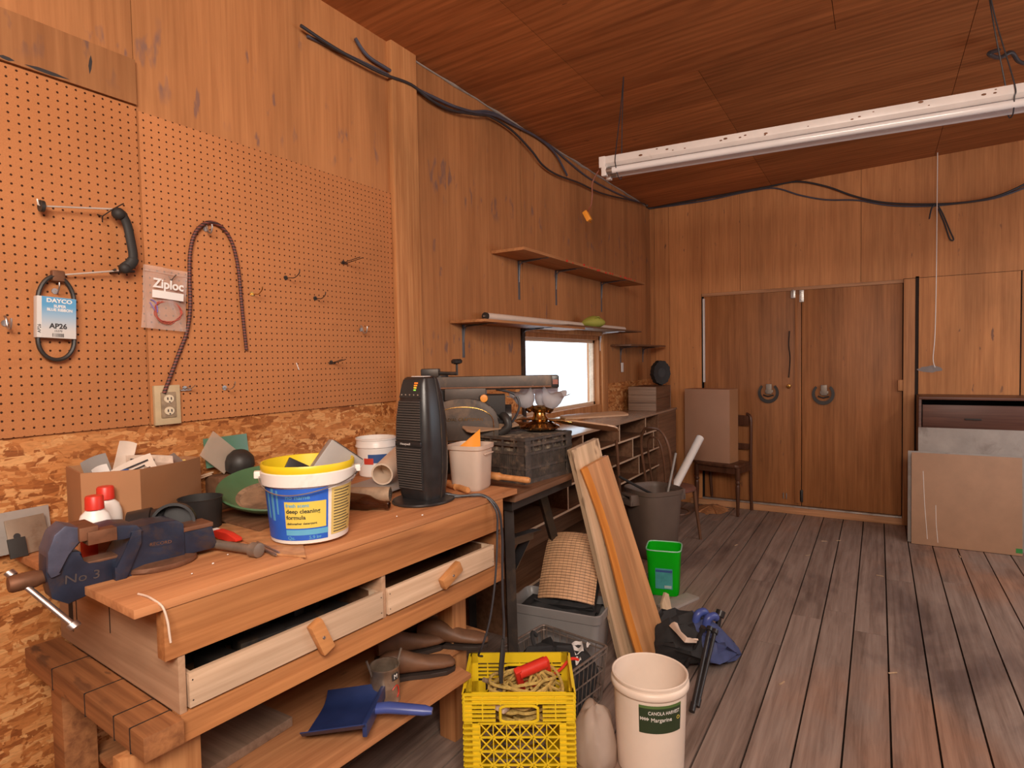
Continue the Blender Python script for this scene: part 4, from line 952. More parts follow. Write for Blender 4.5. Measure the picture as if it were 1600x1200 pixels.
p = V((x-.035, y+.055, BZ+.12)); b = MB(); b.box((-.05, -.006, .0), (.05, .006, .115), bev=.001); q_ = b.build('black_plate', 'blackpl', loc=p); q_.rotation_euler = (R(-14), R(30), facing(x, y)+R(10)); tag(q_, 'thin black plate behind the grey case in the bucket', 'plate')

# green pan ------------------------------------------------------------------
n_ = V((-.17, -.20, 1.0)).normalized()
c = V((1.395, 1.850, BZ+.072)); xd = V((.86, -.51, 0)).normalized(); fr = frame(c, xd, n_.cross(xd)); o = thing('gold_pan', 'wide green pan with dirt in its bottom', 'pan', c); o.rotation_euler = fr.to_euler()
b = MB(); b.lathe([(0, -.022), (.115, -.022), (.178, .022), (.186, .030), (.190, .026), (.184, .016), (.120, -.026), (0, -.026)], 56); b.build('bowl', 'pan', o)
b = MB(); b.lathe([(0, -.017), (.08, -.018), (.118, -.0185), (.119, -.0205), (0, -.0205)], 48); b.build('dirt_layer', 'pandirt', o)
b = MB(); b.lathe([(.113, -.019), (.124, -.013), (.128, -.012), (.127, -.016), (.118, -.020)], 56); b.build('step_ring', 'pandirt', o)
# bits in the pan
for i, (dx, dy, mt_) in enumerate(((.055, -.045, 'greyblk'), (.075, -.01, 'dkwood'), (.03, .02, 'navy'))):
    q_ = fr @ V((dx, dy, -.012)); b = MB(); b.tube([(-.03, -.01, 0), (.0, .0, .006), (.035, .012, .0)], [.004, .006, .003], 6); tag(b.build('pan_scrap', mt_, loc=q_), ('grey twist of scrap in the green pan', 'dark stick in the green pan near the bucket', 'small dark blue scrap in the middle of the green pan')[i], 'scrap', 'scraps in the green pan')

# cardboard carton with papers -------------------------------------------------
o = thing('open_carton', 'open cardboard box of papers against the strand board', 'box', (0, 0, BZ))
xl, xr, y0, y1, ht = .86, 1.20, 2.0, 2.135, .222
A_, C_, B_ = V((.832, 1.962, 0)), V((.948, 1.868, 0)), V((1.262, 2.078, 0))
def ring(z, bow, ins=0.0):
    cen = V((1.04, 2.04, 0)); pts = [V((.872, 2.147, 0)), A_]
    pts += [A_.lerp(C_, t)+V((-.6, -.8, 0))*bow*math.sin(PI*t)*.5 for t in (.33, .66)]+[C_]
    pts += [C_.lerp(B_, t)+V((.5, -.85, 0))*bow*math.sin(PI*t) for t in (.15, .3, .45, .6, .75, .9)]+[B_, V((1.245, 2.147, 0))]
    return [tuple(p+(cen-p).normalized()*ins+V((0, 0, z-(.022*max(0, min(1, (p.x-.948)/.3)) if z > .15 else 0)))) for p in pts]
outer = [ring(0, .0), ring(.1, .006), ring(ht+.006, .014)]
b = MB(); inner = [ring(ht+.006, .014, .006), ring(.1, .006, .006), ring(.004, .0, .006)]
b.loft(outer+inner, cap=False)
for rg in (outer[0], inner[-1]): b._fin([b.bm.faces.new([b.bm.verts.new(V(p)) for p in rg])])
b.build('box', 'card', o)
pl = [('printed_leaflet', 'paper', 1.0, 1.985, .195, .13, .085, (R(-18), R(-14), .1), 'printed leaflet at the front of the box papers', 'leaflet'),
      ('printed_card', 'paper2', 1.06, 2.02, .20, .15, .085, (R(-22), R(10), .0), 'pale printed card across the middle of the open box', 'card'),
      ('paper_slip', 'paper', 1.005, 2.07, .235, .055, .110, (R(-10), R(20), 0), 'tall narrow paper slip rising from the open box', 'slip'),
      ('foil_packet', 'zinc', 1.15, 2.06, .195, .085, .055, (R(-40), R(-20), .3), 'shiny packet at the right of the box papers', 'packet'),
      ('clear_packet', 'acryl', 1.08, 1.995, .20, .12, .045, (R(-45), R(12), .1), 'clear plastic packet over the printed card', 'packet'),
      ('grey_envelope', 'greyblk', .925, 2.05, .19, .085, .13, (R(-12), R(-10), .25), 'grey envelope at the left end of the open box', 'envelope'),
      ('white_sachet', 'white', .91, 1.985, .185, .055, .10, (R(-20), R(-6), .35), 'white sachet in the left corner of the open box', 'sachet'),
      ('small_cream_packet', 'labyel2', 1.19, 2.075, .19, .06, .03, (R(-50), R(0), .2), 'small cream packet low at the right of the box', 'packet'),
      ('dark_label_packet', 'inkblue', .945, 1.95, .185, .045, .06, (R(-14), R(-8), .1), 'small dark blue packet in front of the grey envelope', 'packet')]
for (nm, mt_, px_, py_, pz_, w_, h_, rt, lab, cat_) in pl:
    b = MB(); b.sheet(lambda u, v: ((u-.5)*w_, .004*math.sin(3*u), (v-.5)*h_+.006*math.sin(2.5*u)), 8, 4, .0015)
    q_ = b.build(nm, mt_, loc=(px_, py_, BZ+pz_)); q_.rotation_euler = rt; tag(q_, lab, cat_, 'papers in the open box')
    if nm in ('printed_leaflet', 'printed_card'):
        b = MB()
        for i in range(4): b.box((-w_*.42, -.004, h_*.32-i*.012), (-w_*.42+random.uniform(.4, .8)*w_, -.0012, h_*.32-i*.012+.004))
        b.build('print_line', 'ink', q_)
# filler under the papers
b = MB(); b.loft([ring(.006, 0, .03), ring(.15, 0, .03)]); q_ = b.build('paper_bundle', 'paper2', loc=(0, 0, BZ)); tag(q_, 'packed papers filling the lower part of the open box', 'papers')

# white bottles with red caps
for i, (px_, Y, sc_, lab) in enumerate(((148, 1.80, 1.0, 'front white bottle with red cap and red label behind the vise'), (166, 1.888, 1.0, 'rear white bottle with red cap touching the cardboard box'))):
    p = YP(px_, 800, Y); top = (1.228 if i == 0 else 1.232)-BZ; r_ = .040
    o = thing('squeeze_bottle', lab, 'bottle', (p.x, Y, BZ), facing(p.x, Y), 'white bottles with red caps')
    b = MB(); b.lathe([(0, 0), (r_*.93, 0), (r_, .006), (r_, top-.085), (r_*.96, top-.070), (r_*.8, top-.050), (.018, top-.036), (.018, top-.03), (0, top-.03)], 32, sx=1.0, sy=.75); b.build('bottle', 'white', o)
    b = MB(); b.lathe([(0, top-.036), (.0225, top-.036), (.0215, top-.004), (.019, top), (0, top)], 28); b.build('cap', 'red', o)
    b = MB(); b.sheet(lambda u, v: ((r_+.0006)*math.sin(-1.0+1.1*u), -(r_+.0006)*.75*math.cos(-1.0+1.1*u), .012+.062*v), 10, 2, .0005); b.build('label', 'inkred', o)
    b = MB(); b.sheet(lambda u, v: ((r_+.0006)*math.sin(.12+.9*u), -(r_+.0006)*.75*math.cos(.12+.9*u), .012+.066*v), 10, 2, .0005); b.build('text_label', plain('pink_label', (.70, .42, .38), .5), o)

# pipe elbow
c = YP(275, 806, 1.735); c.z = BZ+.080; o = thing('pipe_elbow', 'black plastic pipe elbow with its open mouth facing front', 'pipe fitting', c, R(0))
d0 = V((-.60, -.76, .16)).normalized(); d1_ = V((-.78, .60, -.12)).normalized()
pts = []; rs = []
P0, P1, P2 = d0*.052, V((.012, .012, 0)), V((.0, .0, .0))+d1_*.085
path = [P0, P0*.55, V((.004, .004, .004)), d1_*.035, d1_*.05, d1_*.05, d1_*.10]
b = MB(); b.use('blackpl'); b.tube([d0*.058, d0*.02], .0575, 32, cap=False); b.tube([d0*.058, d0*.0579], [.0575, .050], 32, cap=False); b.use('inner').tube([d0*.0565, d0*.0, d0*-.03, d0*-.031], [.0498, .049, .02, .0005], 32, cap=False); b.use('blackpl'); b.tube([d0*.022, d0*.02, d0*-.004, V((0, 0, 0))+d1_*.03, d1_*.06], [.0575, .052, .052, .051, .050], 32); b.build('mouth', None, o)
b = MB(); b.tube([d1_*.055, d1_*.057, d1_*.115, d1_*.117], [.050, .0565, .0565, .05], 32); b.build('hub', 'blackpl', o)
# black pot
p = V((1.140, 1.885, BZ)); o = tag(MB().lathe([(0, 0), (.056, 0), (.060, .005), (.065, .100), (.068, .104), (.064, .104), (.058, .008), (0, .008)], 36).build('black_pot', 'blackmat', loc=p), 'round black plastic pot between the cardboard box and pan', 'pot')
# sheets leaning on the wall, dome cap, block
b = MB(); b.box((1.32, 2.062, 0), (1.52, 2.148, .12), bev=.003); tag(b.build('wood_block', 'dkwood', loc=(0, 0, BZ)), 'brown wood block against the wall behind the green pan', 'block')
q_ = YP(362, 718, 2.115); b = MB(); b.box((-.062, -.0015, -.055), (.062, .0015, .055)); q2 = b.build('acrylic_sheet', 'acryl', loc=(1.355, 2.112, BZ+.205)); q2.rotation_euler = (R(-14), R(42), 0); tag(q2, 'square clear plastic sheet tilted against the strand board', 'sheet')
b = MB(); b.box((-.105, -.0015, -.055), (.075, .0015, .055)); q2 = b.build('green_sheet', 'greenac', loc=(1.42, 2.135, BZ+.205)); q2.rotation_euler = (R(-8), R(0), 0); tag(q2, 'green plastic sheet leaning behind the clear one', 'sheet')
p = V((1.425, 2.085, BZ+.162)); b = MB(); b.lathe([(0, .046), (.02, .044), (.04, .032), (.052, .008), (.053, -.012), (.048, -.038), (0, -.040)], 32, Mt((0, 0, 0), (R(25), 0, R(20)))); tag(b.build('black_dome', 'rubber', loc=p), 'round black rubber dome on the block behind the pan', 'dome')
for i, (xx, zz) in enumerate(((1.262, .104), (1.275, .112))):
    b = MB(); b.box((-.07, -.004, -.002), (.07, .004, .002)); q2 = b.build('wood_stick', 'drawer', loc=(xx, 2.120+.012*i, BZ+zz+.012)); q2.rotation_euler = (0, R(-9+3*i), R(4)); tag(q2, ('thin pale stick lying nearer the pan edge by the wall', 'thin pale stick just behind its twin by the wall')[i], 'stick', 'pale sticks')
# steel plates at the left end
o = thing('switch_plate', 'rounded square steel cover plate with a hole leaning at bench end', 'plate', (.752, 2.085, BZ+.002), rot=(R(-17), 0, R(6)))
b = MB(); b.box((-.050, -.002, 0), (.050, .002, .105), bev=.0018); b.build('sheet', plain('dull_steel', (.36, .29, .22), .45, .6, var=.2, scale=9, dirt=(.22, .13, .08)), o)
b = MB(); b.lathe([(0, 0), (.008, 0), (.009, .001), (0, .001)], 16, Mt((-.028, -.0022, .055), (R(90), 0, 0))); b.build('hole', 'ink', o)
b = MB(); b.box((-.10, -.002, 0), (.085, .002, .12), bev=.0015); q2 = b.build('grey_plate', 'grey_sheet', loc=(.735, 2.125, BZ+.002)); q2.rotation_euler = (R(-9), 0, 0); tag(q2, 'grey metal plate standing behind the rounded cover plate', 'plate')
b = MB(); b.box((-.03, -.003, 0), (.012, .003, .055), bev=.001); q2 = b.build('dark_plate', 'blackmat', loc=(.725, 2.065, BZ+.002)); q2.rotation_euler = (R(-20), 0, 0); tag(q2, 'small black plate at the far left of the bench', 'plate')

# bottle lying down
tip, base = V((1.600, 1.492, BZ+.020)), V((1.545, 1.712, BZ+.032)); d = tip-base; fr = frame(base, d.cross(V((0, 0, 1))), d.cross(V((0, 0, 1))).cross(d)*-1)
b = MB(); zax = d.normalized(); xax = V((0, 0, 1)).cross(zax).normalized(); yax = zax.cross(xax); fr = Mx((xax, yax, zax)).transposed().to_4x4()
lb = d.length; b.lathe([(0, .004), (.026, 0), (.0308, .005), (.031, .125), (.028, .145), (.018, .170), (.0145, .19), (.0135, lb-.016), (.0155, lb-.014), (.0155, lb-.003), (.012, lb), (.009, lb), (.009, lb-.03), (0, lb-.03)], 28, fr); tag(b.build('glass_bottle', 'bottle', loc=base), 'brown glass bottle lying on its side by the bucket', 'bottle')
# white pail, pipe, roll, grey sheet behind the heater
o = thing('small_pail', 'small white pail at the wall behind the black heater', 'pail', (2.105, 2.035, BZ), facing(2.1, 2.03))
b = MB(); b.lathe([(0, 0), (.078, 0), (.082, .004), (.091, .135), (.097, .138), (.097, .145), (.093, .150), (.093, .170), (.097, .172), (.097, .178), (.092, .180), (.089, .178), (.077, .006), (0, .006)], 40); b.build('pail', 'white', o)
b = MB(); patch(lambda z: .083+.0085*z/.135, R(-26), R(30), .068, .108, .0006, b); b.build('label', 'inkblue', o); b = MB(); patch(lambda z: .083+.0085*z/.135, R(-40), R(-10), .062, .090, .0010, b); b.build('red_flash', 'inkred', o)
pc = YP(597, 741, 1.74); dp = V((.80, .36, .13)).normalized()
b = MB(); b.tube([dp*.0, dp*.26], .046, 28, cap=False); b.tube([dp*.26, dp*.0], .039, 28, cap=False); b.tube([dp*0, dp*.0001], [.046, .039], 28, cap=False); b.tube([dp*.26, dp*.2601], [.046, .039], 28, cap=False); b.tube([dp*.10, dp*.101], [.039, .001], 28)
tag(b.build('plastic_pipe', plain('cream_pvc', (.70, .55, .42), .4, var=.06), loc=pc), 'cream plastic pipe with open end left of the heater', 'pipe')
zb = pc.z-.047-BZ
b = MB(); b.box((-.16, -.11, 0), (.16, .11, .010), bev=.002); q2 = b.build('grey_sheet_stack', 'greyblk', loc=(1.93, 1.79, BZ+max(zb-.012, .004))); q2.rotation_euler = (0, 0, R(8)); tag(q2, 'flat grey plastic sheet under the cream pipe', 'sheet')
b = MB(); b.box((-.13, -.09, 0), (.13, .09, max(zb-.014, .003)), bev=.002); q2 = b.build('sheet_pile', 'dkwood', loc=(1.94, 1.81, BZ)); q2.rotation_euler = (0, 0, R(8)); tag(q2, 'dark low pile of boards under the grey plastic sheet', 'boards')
pa, pb = V((1.712, 1.590, BZ+.029)), V((1.60, 1.80, BZ+.029))
o = thing('paper_roll', 'grimy rolled paper tube end between bottle and heater', 'roll', pa)
b = MB(); d = pb-pa; b.tube([V((0, 0, 0)), d], .0275, 20); b.build('roll', plain('grimy_paper', (.42, .30, .20), .7, var=.25, scale=30), o)
b = MB(); dn = d.normalized(); pts = [(-dn*.0006)+(V((dn.y, -dn.x, 0))*math.cos(i*.5)+V((0, 0, 1))*math.sin(i*.5))*(.003+i*.0006) for i in range(36)]; b.tube(pts, .0009, 4); b.build('spiral', 'ink', o)

# ------------------------------------------------------------------ heater
o = thing('tower_heater', 'black tower fan heater standing on the bench end', 'heater', (1.785, 1.488, BZ), R(-90-2))
b = MB()
def hring(z, w, dpt, yo=0.0):
    pts = []
    for i in range(28):
        a = 2*PI*i/28; cx_, sy_ = math.cos(a), math.sin(a); e = .55
        pts.append((math.copysign(abs(cx_)**e, cx_)*w/2, yo+math.copysign(abs(sy_)**e, sy_)*dpt/2, z))
    return pts
b.lathe([(0, 0), (.118, 0), (.122, .005), (.119, .010), (.095, .016), (0, .018)], 40, sx=.93, sy=1.05); b.build('base', 'blackpl', o)
prof = [(.014, .150, .120), (.03, .158, .132), (.12, .172, .148), (.22, .174, .154), (.32, .166, .146), (.40, .146, .126), (.445, .130, .108), (.468, .118, .094), (.474, .100, .078)]
b = MB(); b.loft([hring(z, w, dd, .0) for z, w, dd in prof]); b.build('housing', 'blackpl', o)
def hfront(z):
    for (z0, w0, d0_), (z1, w1, d1__) in zip(prof, prof[1:]):
        if z0 <= z <= z1: t_ = (z-z0)/(z1-z0); return (w0+(w1-w0)*t_)*.36, -(d0_+(d1__-d0_)*t_)/2
    return .05, -.05
for (za, zb_, nm) in ((.055, .215, 'grille'), (.238, .385, 'grille')):
    b = MB()
    b.loft([[(-hfront(z)[0], hfront(z)[1]-.0012, z), (hfront(z)[0], hfront(z)[1]-.0012, z), (hfront(z)[0], hfront(z)[1]+.004, z), (-hfront(z)[0], hfront(z)[1]+.004, z)] for z in [za+(zb_-za)*i/8 for i in range(9)]])
    g = b.build(nm, 'blackmat', o); b = MB(); z = za+.004
    while z < zb_-.002:
        w_, yy = hfront(z); b.box((-w_*.97, yy-.0055, z), (w_*.97, yy-.001, z+.0042), bev=.0012); z += .0092
    b.build('louvre', 'louvre', g)
w_, yy = hfront(.226); b = MB(); b.box((-w_, yy-.004, .217), (w_, yy+.004, .236), bev=.0015); pn = b.build('name_band', 'blackpl', o)
lettering('Honeywell', .0115, 'inkwhite', pn, Mt((-.012, yy-.0046, .2265), (R(90), 0, 0)), th=.0002)
b = MB(); b.loft([[(-hfront(z)[0]*.98, hfront(z)[1]-.0016, z), (hfront(z)[0]*.98, hfront(z)[1]-.0016, z), (hfront(z)[0]*.98, hfront(z)[1]+.004, z), (-hfront(z)[0]*.98, hfront(z)[1]+.004, z)] for z in (.398, .42, .445, .464)]); cp = b.build('control_panel', 'blackmat', o)
for i in range(5):
    w_, yy = hfront(.408); b = MB(); b.ball((-.04+i*.02, yy-.0015, .408), .0036, 6); b.build('button', 'rodgrey', cp)
lights = [('lamp_amber', (.9, .22, .03)), ('lamp_amber', (.9, .30, .03)), ('lamp_yellow', (.85, .55, .05)), ('lamp_green', (.25, .7, .10))]
for i, (nm, cl) in enumerate(lights):
    w_, yy = hfront(.452-i*.0085); b = MB(); b.box((.018, yy-.0045, .449-i*.0085), (.034-.002*i, yy-.001, .4545-i*.0085), bev=.001); b.build('indicator', plain(nm, cl, .3, emit=.5), cp)
b = MB(); b.box((-.030, -.020, .4725), (.030, .022, .4765), bev=.0015); b.build('top_plate', 'enamel', o)
wl = []
for z, w, dd in prof: wl.append((w*.5-.001, .012, z))
b = MB(); b.tube(spline(wl, 4), .004, 6); b.build('side_seam', 'darksteel', o)
# heater cable hanging down in front of the bench to the crate
q = [V((1.83, 1.475, BZ+.03)), V((1.86, 1.41, BZ+.008)), V((1.90, 1.35, BZ+.008)), V((1.925, 1.295, BZ+.004)), V((1.935, 1.255, .99)), V((1.930, 1.25, .90)), V((1.905, 1.245, .75)), V((1.87, 1.25, .60)), V((1.845, 1.27, .50)), V((1.86, 1.30, .45)), V((1.90, 1.31, .425))]
b = MB(); b.tube(spline(q, 7), .0042, 8); tag(b.build('hanging_heater_cable', 'cable'), 'thin black cable hanging from the heater past the right drawer', 'cable')
q = [V((1.84, 1.455, BZ+.022)), V((1.88, 1.38, BZ+.009)), V((1.925, 1.31, BZ+.010)), V((1.950, 1.258, 1.0)), V((1.962, 1.248, .90)), V((1.955, 1.245, .78)), V((1.945, 1.24, .66)), V((1.935, 1.23, .56)), V((1.90, 1.215, .47)), V((1.875, 1.21, .40)), V((1.870, 1.205, .36))]
o = thing('hanging_plug_cable', 'thick black cable from the heater ending in the yellow crate', 'cable')
b = MB(); b.tube(spline(q, 7), .0050, 8); b.build('wire', 'cable', o)
b = MB(); b.tube([q[-3]+V((.0, 0, .045)), q[-3], q[-2], q[-1]], [.006, .014, .014, .008], 10, flat=.6); b.build('plug', 'blackmat', o)

# tub with an orange scoop
x, y = 2.052, 1.452
o = thing('clear_tub', 'cloudy square plastic tub right of the heater', 'tub', (x, y, BZ), R(8))
def sq(h, r_, z): return [(math.copysign(abs(math.cos(2*PI*i/32+PI/4*0))**.42, math.cos(2*PI*i/32))*h, math.copysign(abs(math.sin(2*PI*i/32))**.42, math.sin(2*PI*i/32))*h, z) for i in range(32)]
b = MB(); b.loft([sq(.062, 0, .0), sq(.068, 0, .01), sq(.076, 0, .165), sq(.082, 0, .17), sq(.083, 0, .186), sq(.080, 0, .186), sq(.074, 0, .166), sq(.064, 0, .008)], cap=False)
for rg in (sq(.062, 0, .0), sq(.064, 0, .008)): b._fin([b.bm.faces.new([b.bm.verts.new(V(p)) for p in rg])])
b.build('tub', 'tub', o)
b = MB(); b.box((-.035, -.086, .148), (.04, -.079, .153), bev=.001); b.build('grip_ledge', 'tub', o)
p = V((x-.016, y-.004, BZ+.150)); o2 = thing('orange_scoop', 'orange-yellow plastic scoop standing in the cloudy tub', 'scoop', p, facing(2.05, 1.45))
b = MB(); b.sheet(lambda u, v: ((u-.5)*.092, -.012-.016*math.sin(PI*u)*(1-v*.3), -.10+(.125+.075*u)*v), 14, 8, .003); b.build('blade', 'orange', o2)

# turned handles lying between bench and saw table
def handle(nm, a, c, rr, lab, mats='handle'):
    d = c-a; b = MB(); L_ = d.length; dn = d.normalized(); b.tube([dn*L_*t for t in (0, .04, .15, .45, .5, .52, .56, .8, .97, 1.0)], [rr*k for k in (.7, 1.0, 1.15, 1.05, 1.15, .95, .8, .78, .85, .6)], 14); return tag(b.build(nm, mats, loc=a), lab, 'handle', 'turned tool handles')
handle('turned_wood_peg', V((2.195, 1.560, BZ+.030)), V((2.235, 1.275, BZ+.014)), .0165, 'turned wooden handle lying across the table edge right of tub')
handle('turned_wood_peg', V((2.03, 1.565, BZ+.016)), V((1.945, 1.392, BZ+.016)), .0150, 'turned wooden handle whose end shows left of the cloudy tub')
# ------------------------------------------------------------------ under the bench
def onshelf(px, py): p = ZP(px, py, .398); return p
p = V((1.522, 1.462, .3985)); o = thing('paint_can', 'small dull tin can with sticks on the lower shelf', 'can', p, facing(p.x, p.y))
b = MB(); b.lathe([(0, 0), (.050, 0), (.052, .004), (.050, .008), (.050, .055), (.0515, .06), (.050, .065), (.050, .118), (.0525, .121), (.0525, .126), (.0485, .126), (.047, .12), (.047, .01), (0, .01)], 36); b.build('can', 'tin', o)
b = MB(); patch(lambda z: .0515, R(28), R(62), .085, .108, .0006, b, 6, 1); b.build('badge', 'ink', o); lettering('M', .022, 'inkwhite', o, bend=(lambda zz: .0528, R(44), .097))
b = MB(); b.tube(spline([(.0515*math.sin(a), -.0525*math.cos(a), z) for a, z in ((.5, .055), (.8, .065), (1.0, .06), (1.1, .035), (.9, .022))], 4), .0018, 5); b.build('red_mark', 'red', o)
for i, (dx, dy, tx, ty) in enumerate(((.02, 0, .045, -.02), (-.015, .01, -.05, .01))):
    b = MB(); b.tube([(0, 0, 0), (tx, ty, .15)], .004, 6); tag(b.build('stir_stick', 'rodgrey', loc=p+V((dx, dy, .0115))), ('grey stick leaning right in the tin can', 'grey stick leaning left in the tin can')[i], 'stick', 'sticks in the tin can')
o = thing('dustpan', 'blue plastic dustpan with handle on the lower shelf', 'dustpan', (1.30, 1.56, .4), R(-62))
b = MB(); b.sheet(lambda u, v: (.0+.20*u, (v-.5)*.24, .012+.03*u+.0+.035*(abs(v-.5)*2)**6), 8, 14, .003); b.box((.19, -.11, .03), (.205, .11, .075), bev=.004); b.build('pan', 'navy', o)
b = MB(); b.tube([(.195, 0, .055), (.24, 0, .06), (.36, 0, .052), (.385, 0, .050)], [.016, .017, .015, .010], 12, flat=1.3); b.build('handle', 'bluepl', o)
def shoe(x, y, rz, lab, roll=0, s=1.0):
    o = thing('leather_shoe', lab, 'shoe', (x, y, .399+(.045 if roll else 0)), rot=(roll, 0, rz), group='old shoes on the lower shelf')
    b = MB(); rings = []
    for t, w, h, zo in ((0, .022, .055, .030), (.03, .030, .085, .022), (.09, .032, .090, .018), (.14, .034, .068, .016), (.19, .040, .050, .016), (.24, .042, .042, .016), (.275, .032, .034, .016), (.29, .012, .018, .018)):
        rings.append([(t*s-.14, w*math.cos(a), zo+max(0, h*.5+h*.5*math.sin(a))) for a in [2*PI*i/16 for i in range(16)]])
    b.loft(rings); b.build('upper', 'leather', o)
    b = MB(); out = [(-.145, -.022), (-.13, -.03), (-.03, -.028), (.05, -.040), (.11, -.042), (.145, -.02), (.152, 0), (.145, .02), (.11, .042), (.05, .040), (-.03, .028), (-.13, .03), (-.145, .022)]
    b.prism(out, 0, .016, bev=.002); b.build('sole', 'sole', o)
shoe(1.70, 1.475, R(-40), 'worn brown leather shoe nearest the tin can')
shoe(1.82, 1.60, R(-28), 'brown leather shoe behind the one beside the tin can', 0)
shoe(1.955, 1.50, R(-62), 'brown leather shoe at the right end of the lower shelf')
shoe(1.99, 1.66, R(-48), 'brown leather shoe at the back right of the lower shelf')
b = MB(); b.box((0, 0, 0), (.34, .24, .03), bev=.002); q2 = b.build('shelf_board_scrap', 'oldwood', loc=(.92, 1.62, .399)); tag(q2, 'flat board lying under the blue dustpan end', 'board')
# ================================================================== SAW TABLE AND CRATE
o = thing('radial_arm_saw', 'dark dusty radial arm saw on its black steel stand', 'saw', (0, 0, 0))
TZ = 1.0
b = MB(); b.box((2.150, 1.300, TZ-.026), (2.790, 2.02, TZ), bev=.003); b.build('table_top', 'dkwood', o)
b = MB(); b.box((2.19, 1.34, TZ-.075), (2.78, 1.365, TZ-.0265)); b.box((2.19, 1.97, TZ-.075), (2.78, 1.995, TZ-.0265)); b.box((2.19, 1.365, TZ-.075), (2.215, 1.97, TZ-.0265)); b.box((2.755, 1.365, TZ-.075), (2.78, 1.97, TZ-.0265)); b.build('apron', 'darksteel', o)
for (p0, p1) in (((2.232, 1.385, TZ-.03), (2.215, 1.36, .0)), ((2.56, 1.41, TZ-.03), (3.46, 1.695, .03)), ((2.24, 1.95, TZ-.03), (2.20, 2.02, 0)), ((2.74, 1.95, TZ-.03), (2.84, 2.02, 0))):
    b = MB(); p0, p1 = V(p0), V(p1); b.tube([p0, p1], .034, 4, flat=.8); b.build('leg', 'darksteel', o)
for (p0, p1) in (((2.225, 1.39, .800), (2.60, 1.47, .730)), ((2.215, 1.39, .660), (2.66, 1.55, .690)), ((2.20, 1.42, .64), (2.20, 2.0, .64))):
    b = MB(); p0, p1 = V(p0), V(p1); d = (p1-p0); fr = frame(p0, d, (0, 0, 1)); b.box((0, -.05, -.004), (d.length, .0, .004), fr); b.box((0, -.004, -.004), (d.length, .0, .045), fr); b.build('brace', 'blackpl', o)
cx_, cy_ = 2.435, 1.905
b = MB(); b.tube([(cx_, cy_, TZ), (cx_, cy_, 1.50)], .044, 20); b.build('column', 'darksteel', o)
ad = V((.535, -.845, 0)).normalized(); fr = frame((cx_, cy_, 0), ad, V((0, 0, 1)).cross(ad)*1.0)
b = MB(); b.prism([(-.07, -.046), (.56, -.040), (.60, -.030), (.60, .030), (.56, .040), (-.07, .046)], 1.424, 1.492, fr, bev=.005); b.build('arm', 'sawgrey', o)
b = MB(); b.box((.565, -.0425, 1.430), (.602, .0425, 1.488), fr, bev=.003); b.build('arm_end', 'blackpl', o)
b = MB(); b.box((.570, -.0440, 1.446), (.596, -.0424, 1.470), fr); b.build('red_badge', plain('dull_red', (.30, .10, .07), .5), o)
b = MB(); b.box((-.02, -.058, 1.432), (.56, -.0445, 1.440), fr, bev=.001); b.build('rail', 'rust', o)
b = MB(); b.box((-.09, -.05, 1.492), (.0, .05, 1.535), fr, bev=.008); b.build('column_cap', 'darksteel', o)
b = MB(); b.tube([fr @ V((-.01, -.02, 1.512)), fr @ V((.09, -.035, 1.508))], .009, 8); b.tube([fr @ V((.09, -.035, 1.50)), fr @ V((.09, -.035, 1.572))], .006, 8); b.build('crank', 'darksteel', o)
b = MB(); b.lathe([(0, 0), (.012, 0), (.028, .006), (.030, .018), (.022, .026), (0, .027)], 10, Mx.Translation(fr @ V((.09, -.035, 1.555)))); b.build('crank_knob', 'blackpl', o)
b = MB(); b.box((.03, -.085, 1.375), (.235, .07, 1.434), fr, bev=.006); b.build('carriage', 'sawgrey', o)
b = MB(); b.tube([fr @ V((.20, -.02, 1.285)), fr @ V((.36, -.02, 1.285))], .062, 20); b.tube([fr @ V((.17, -.02, 1.32)), fr @ V((.33, -.02, 1.34))], .05, 16); b.build('motor', 'blackpl', o)
b = MB()
gd = [(-.10, .0)]+[(.07+.175*math.cos(PI*t/18), .145*math.sin(PI*t/18)) for t in range(18, -1, -1)]+[(.245, 0), (.245, -.09), (-.105, -.09)]
gd = [(-.105, -.09)]+[(.07+.175*math.cos(R(180-10*t)), .125*max(0, math.sin(R(180-10*t)))**.8) for t in range(0, 19)]+[(.245, -.09)]
yz = Mx(((1, 0, 0, 0), (0, 0, 1, 0), (0, 1, 0, 0), (0, 0, 0, 1)))
b.prism(gd, -.14, -.06, fr @ Mx.Translation((.05, 0, 1.262)) @ yz, bev=.006); b.build('blade_guard', 'sawgrey', o)
b = MB()
gd2 = [(-.085, -.08)]+[(.07+.150*math.cos(R(180-10*t)), .085*max(0, math.sin(R(180-10*t)))**.8) for t in range(0, 19)]+[(.222, -.08)]
b.tube([fr @ Mx.Translation((.05, 0, 1.262)) @ V((p[0], -.1415, p[1])) for p in gd2], .0022, 5, closed=True); b.build('guard_stripe', 'brass', o)
fm = fr @ Mt((.120, -.1412, 1.285), (R(90), 0, 0)); lettering('RADIAL CRAFTSMAN', .021, 'brass', o, fm, th=.0006)
b = MB(); b.lathe([(0, 0), (.020, 0), (.018, .014), (0, .016)], 14, fr @ Mt((.225, -.10, 1.385), (R(90), 0, 0))); b.build('switch_button', 'orange', o)
b = MB(); b.box((.20, -.098, 1.30), (.33, .03, 1.40), fr, bev=.008); b.build('switch_box', 'blackmat', o)
b = MB(); b.tube(spline([fr @ V(p) for p in ((.285, -.02, 1.425), (.375, -.04, 1.40), (.40, -.05, 1.34), (.37, -.05, 1.27), (.33, -.04, 1.24))], 6), .006, 8); b.build('motor_cable', 'cable', o)
b = MB(); b.tube(spline([fr @ V(p) for p in ((.30, -.05, 1.30), (.33, -.12, 1.29), (.34, -.13, 1.245), (.30, -.12, 1.215))], 5), .020, 10); b.build('dust_elbow', 'rubber', o)

